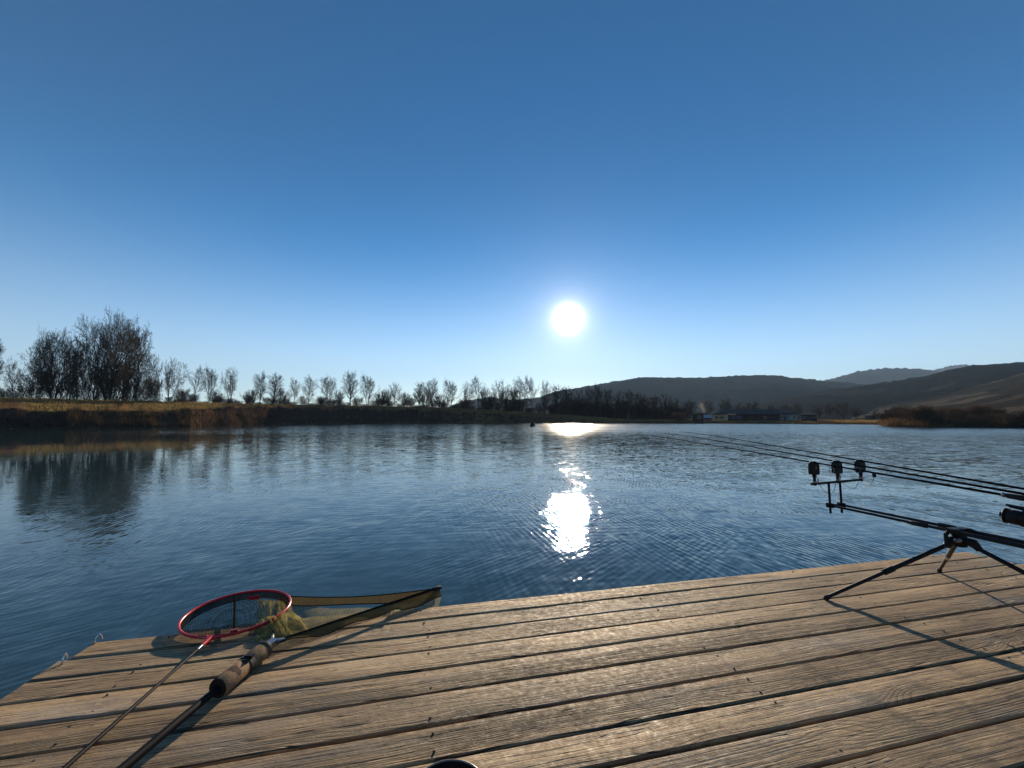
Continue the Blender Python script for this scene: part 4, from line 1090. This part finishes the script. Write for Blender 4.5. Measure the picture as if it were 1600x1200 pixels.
# rods: where they cross the alarms and where they end
QS = [A(1271, 722.5, DEP - .05), A(1307, 721.0, DEP), A(1343, 719.5, DEP + .05)]
TS = [A(993, 675, 5.50), A(1030, 673, 5.56), A(1062, 671, 5.62)]
LEN = 3.96
# rear bar and rests under the butts
RB = [q + (q - t_).normalized() * 1.25 for q, t_ in zip(QS, TS)]
ra, rb = RB[0] + Vector((0, 0, -.07)) - perp * .02, RB[2] + Vector((0, 0, -.07)) + perp * .02
part(MB().tube([ra, rb], .009, 12), 'rear_bar', M['black'], pod)
for off in (Vector((0, 0, 0)), OFF):
    e = R1b + off - rdv * .93; s_ = max(.05, min(.95, (e - ra).dot(rb - ra) / (rb - ra).length_squared)); tp = ra.lerp(rb, s_)
    part(MB().tube([e + Vector((0, 0, -.04)), e + Vector((0, 0, .02)), tp], .0085, 10), 'rear_upright', M['black'], pod)
for q in RB:
    part(MB().tube([q + Vector((0, 0, -.07)), q + Vector((0, 0, -.028))], .006, 8), 'butt_rest', M['plastic'], pod)

# ------------------------------------------------------------------ bite alarms
Ma = Matrix.Rotation(math.atan2((BR - BL).y, (BR - BL).x), 3, 'Z')
ALL = ('black bite alarm under the rod whose big reel shows', 'black electronic bite alarm in the middle of the pod front bar', 'black bite alarm joined by a looping cord to the line clip')
oct_ = [(-.020, .052), (-.013, .060), (-.006, .046), (.006, .046), (.013, .060), (.020, .052), (.036, .034), (.038, .012), (.038, -.034), (.030, -.044), (-.030, -.044), (-.038, -.034), (-.038, .012), (-.036, .034)]
for k, Q in enumerate(QS):
    s_ = (Q - BL).dot(BR - BL) / (BR - BL).length_squared; bp = BL.lerp(BR, s_)
    root = thing('bite_alarm', ALL[k], 'bite alarm', bp, 0, 'bite alarms on the pod front bar')
    cz = Q.z - .050 - bp.z; dx = Vector((Q.x - bp.x, Q.y - bp.y, 0))
    bd = MB().prism(oct_, .034, Ma, dx + Vector((0, 0, cz))).build('body', M['plastic'], root, False)
    bv = bd.modifiers.new('bevel', 'BEVEL'); bv.width = .004; bv.segments = 2
    MB().tube([Vector((0, 0, -.012)), dx * .5 + Vector((0, 0, .02)), dx + Vector((0, 0, cz - .04))], [.011, .0105, .0105], 10).build('stem', M['plastic'], root)
    MB().lathe([(.0105, 0), (.0145, .002), (.0145, .012), (.0105, .014)], 14).build('lock_ring', M['gunmetal'], root).location = (dx.x * .3, dx.y * .3, .008)
    MB().lathe([(0, .006), (.005, .005), (.006, 0)], 10, Matrix.Rotation(math.pi / 2, 3, 'X')).build('lamp', M['orange'], root).location = dx + Ma @ Vector((.0, -.018, 0)) + Vector((0, 0, cz + .01))
    for s in (-1, 1):
        MB().tube([dx + Ma @ Vector((s * .016, .0, 0)) + Vector((0, 0, cz - .042)), dx + Ma @ Vector((s * .017, -.004, 0)) + Vector((0, 0, cz - .066))], .0035, 6).build('contact_pin', M['orange'] if (k + (s > 0)) % 2 else M['plastic'], root)
# cables
def cable(label, a, b, drop, side):
    o = thing('alarm_cable', label, 'cable', a, 0, 'cables of the bite alarms')
    pts = []
    for i in range(21):
        s = i / 20; p = a.lerp(b, s); p.z -= drop * math.sin(math.pi * s) ** .75; p += side * (.02 * math.sin(math.pi * s)); pts.append(p - a)
    MB().tube(pts, .0017, 6).build('wire', M['rubber'], o)
    MB().tube([pts[0] + Vector((0, 0, .02)), pts[0] - Vector((0, 0, .008))], .004, 8).build('plug', M['rubber'], o)
al = [BL.lerp(BR, (Q - BL).dot(BR - BL) / (BR - BL).length_squared) for Q in QS]
cable('thin cable looping from an outer alarm to the middle one, nearer the two uprights', al[0] + perp * .03 + Vector((0, 0, .02)), al[1] - perp * .015 + Vector((0, 0, .03)), .11, -rdv.normalized())
cable('thin cable looping from the middle alarm across the upright to its neighbour', al[1] + perp * .02 + Vector((0, 0, .03)), al[2] - perp * .02 + Vector((0, 0, .02)), .085, -rdv.normalized())

# ------------------------------------------------------------------ rods
def make_rod(Q, T, label):
    d = (T - Q).normalized(); B = T - d * LEN
    zq = Vector((0, 0, 1)); yv = zq.cross(d).normalized(); zv = d.cross(yv)
    Mx = Matrix((d, yv, zv)).transposed()
    root = thing('fishing_rod', label, 'fishing rod', B, 0, 'fishing rods on the pod')
    root.rotation_euler = Mx.to_euler()
    # slight bend near the tip, as a rod under line tension
    xs_ = np.linspace(.0, LEN, 30)
    bend = lambda x: -.030 * max(0, (x - 2.7) / 1.26) ** 2.5 + .012 * max(0, 1 - abs(x - 3.2) / .7) * 0
    rad = lambda x: .0088 + (.0019 - .0088) * (x / LEN) ** .9
    MB().tube([(x, 0, bend(x) ) for x in xs_ if x > .5], [rad(x) for x in xs_ if x > .5], 10).build('blank', M['carbon'], root)
    MB().tube([(0, 0, 0), (.004, 0, 0), (.05, 0, 0), (.11, 0, 0), (.12, 0, 0), (.34, 0, 0), (.35, 0, 0)], [.012, .0165, .0165, .0155, .012, .0118, .013], 14).build('butt_grip', M['rubber'], root)
    MB().tube([(.34, 0, 0), (.35, 0, 0), (.45, 0, 0), (.455, 0, 0), (.54, 0, 0), (.55, 0, 0)], [.012, .0145, .0145, .0155, .0145, .010], 14).build('reel_seat', M['rubber'], root)
    MB().lathe([(.0100, 0), (.0125, .002), (.0125, .012), (.0095, .014)], 14, Matrix.Rotation(math.pi / 2, 3, 'Y')).build('trim_ring', M['gunmetal'], root).location = (.55, 0, 0)
    for x, gr in ((1.45, .021), (2.05, .016), (2.55, .012), (2.98, .009), (3.34, .0075), (3.64, .006)):
        g = MB().tube([(x + .004 * math.sin(a), gr * math.sin(a), bend(x) - rad(x) - gr - .010 + gr * math.cos(a)) for a in np.linspace(0, 2 * math.pi, 18, endpoint=False)], max(.0011, gr * .10), 6, False, True)
        gd = g.build('guide', M['gunmetal'], root)
        lg = MB()
        for s in (-1, 1): lg.tube([(x + .03, 0, bend(x) - rad(x) * .8), (x + .004, s * gr * .7, bend(x) - rad(x) - .010 - gr * .35)], .0011, 5)
        lg.build('foot', M['gunmetal'], gd)
    MB().tube([(LEN - .012 + .0045 * math.cos(a), .0045 * math.sin(a), bend(LEN) - .006) for a in np.linspace(0, 2 * math.pi, 14, endpoint=False)], .0013, 6, False, True).build('tip_ring', M['gunmetal'], root)
    # reel
    rx = .385
    body = MB().tube([(rx, 0, -.016), (rx, 0, -.05), (rx + .005, 0, -.085)], [.013, .011, .020], 12)
    body.tube([(rx - .045, 0, -.108), (rx - .03, 0, -.108), (rx + .045, 0, -.108), (rx + .055, 0, -.108)], [.022, .031, .033, .028], 18)
    body.box((rx, 0, -.0155), (.085, .014, .006))
    reel = body.build('reel', M['plastic'], root)
    Ry = Matrix.Rotation(math.pi / 2, 3, 'Y')
    MB().lathe([(0, 0), (.041, .0), (.042, .005), (.042, .045), (.034, .048), (.034, .098), (.040, .100), (.041, .106), (.036, .110), (.016, .112), (.014, .126), (0, .127)], 28, Ry).build('spool', M['plastic'], reel).location = (rx + .058, 0, -.108)
    MB().lathe([(.0345, .052), (.0375, .056), (.0378, .09), (.0345, .096)], 28, Ry).build('wound_line', M['rubber'], reel).location = (rx + .058, 0, -.108)
    MB().tube([(rx + .06, -.006, -.062), (rx + .10, -.008, -.056), (rx + .145, -.008, -.055), (rx + .165, -.006, -.051)], [.009, .011, .009, .006], 10).build('bail_arm', M['plastic'], reel)
    MB().tube([(rx + .155 + .012 * math.sin(a), -.052 * math.sin(a) - .0, -.108 + .054 * math.cos(a)) for a in np.linspace(.1, math.pi - .05, 20)], .0016, 6).build('bail_wire', M['steel'], reel)
    MB().tube([(rx, .02, -.108), (rx, .07, -.108), (rx + .01, .078, -.125), (rx + .03, .082, -.17)], [.008, .006, .006, .005], 8).build('crank', M['gunmetal'], reel)
    MB().lathe([(0, -.018), (.010, -.016), (.012, 0), (.009, .016), (0, .018)], 12, Matrix.Rotation(math.pi / 2, 3, 'X')).build('knob', M['rubber'], reel).location = (rx + .03, .10, -.172)
    return root
make_rod(QS[0], TS[0], 'black fishing rod whose big black reel shows beside the pod')
make_rod(QS[1], TS[1], 'black fishing rod resting on the middle bite alarm')
make_rod(QS[2], TS[2], 'black fishing rod on the outer alarm farthest from the reel that shows')
# line clip hanging on the first rod behind the alarms
q = A(1366, 743, DEP - .42); e = al[2] + perp * .02 + Vector((0, 0, .03))
o = thing('line_clip', 'small dark line clip hung on a rod with a thin looping cord', 'clip', q, 0)
mb = MB().box((0, 0, 0), (.016, .014, .024)); mb.box((0, 0, .016), (.008, .02, .012)); mb.build('clip_body', M['plastic'], o, False)
pts = []
for i in range(17):
    s = i / 16; p_ = e.lerp(q, s); p_.z -= .07 * math.sin(math.pi * s) ** .7; pts.append(p_ - q)
MB().tube(pts, .0016, 6).build('cord', M['rubber'], o)

# ------------------------------------------------------------------ the air
HZ = MB().box((0, 0, (760 - 2.8) / 2), (13200, 13200, 760 + 2.8)).mesh('haze', False)
t = NT('winter_haze'); pv = t.n('ShaderNodeVolumePrincipled')
pv.inputs['Color'].default_value = (0.50, 0.73, 1.0, 1); pv.inputs['Density'].default_value = 1.2e-4; pv.inputs['Anisotropy'].default_value = 0.0
t.l(pv.outputs[0], t.out.inputs['Volume']); HZ.materials.append(t.m)
tag(link_obj('haze', HZ), kind='stuff')

# smoke drifting between the hut and the barn
def smoke(label, px0, px1, y0, y1, off, dens, lean=0.0):
    pm = (px0 + px1) / 2; q = ray(pm, 655); az = math.atan2(q.x, q.y); r = prof(az)[0] + off
    w = (px1 - px0) / F * r * math.cos(az) ** 2; z0, z1 = z_at(pm, y1, r), z_at(pm, y0, r)
    mb = MB().lathe([(math.sin(a) * .5, -math.cos(a) * .5) for a in np.linspace(0, math.pi, 13)], 20)
    me = mb.mesh('smoke'); o = link_obj('smoke', me); o.location = (r * math.sin(az), r * math.cos(az), (z0 + z1) / 2)
    o.rotation_euler = (0, lean, -az); o.scale = (w, w * .6, z1 - z0)
    t = NT('thin_smoke'); co = t.n('ShaderNodeTexCoord').outputs['Object']
    rr = t.vm('LENGTH', co); nz = t.noise(t.vm('ADD', co, (px0, 0, 0)), 3.2, 4, 0.6)
    dn = t.math('MULTIPLY', t.math('MULTIPLY', t.mapr(rr, 0.5, 0.1, 0, 1, True), t.mapr(nz, 0.42, 0.62, 0, 1)), dens)
    pv = t.n('ShaderNodeVolumePrincipled'); pv.inputs['Color'].default_value = (.92, .94, .96, 1); pv.inputs['Anisotropy'].default_value = .45
    t.l(dn, pv.inputs['Density']); t.l(pv.outputs[0], t.out.inputs['Volume']); me.materials.append(t.m)
    tag(o, label, 'smoke', None, 'stuff')
smoke('pale smoke lying before the barn wall beside its cream end', 1124, 1166, 645.5, 658.5, 11, .20)
smoke('thin smoke rising above the blue tarpaulin shelter', 1088, 1108, 622, 651, 9, .07, -.35)
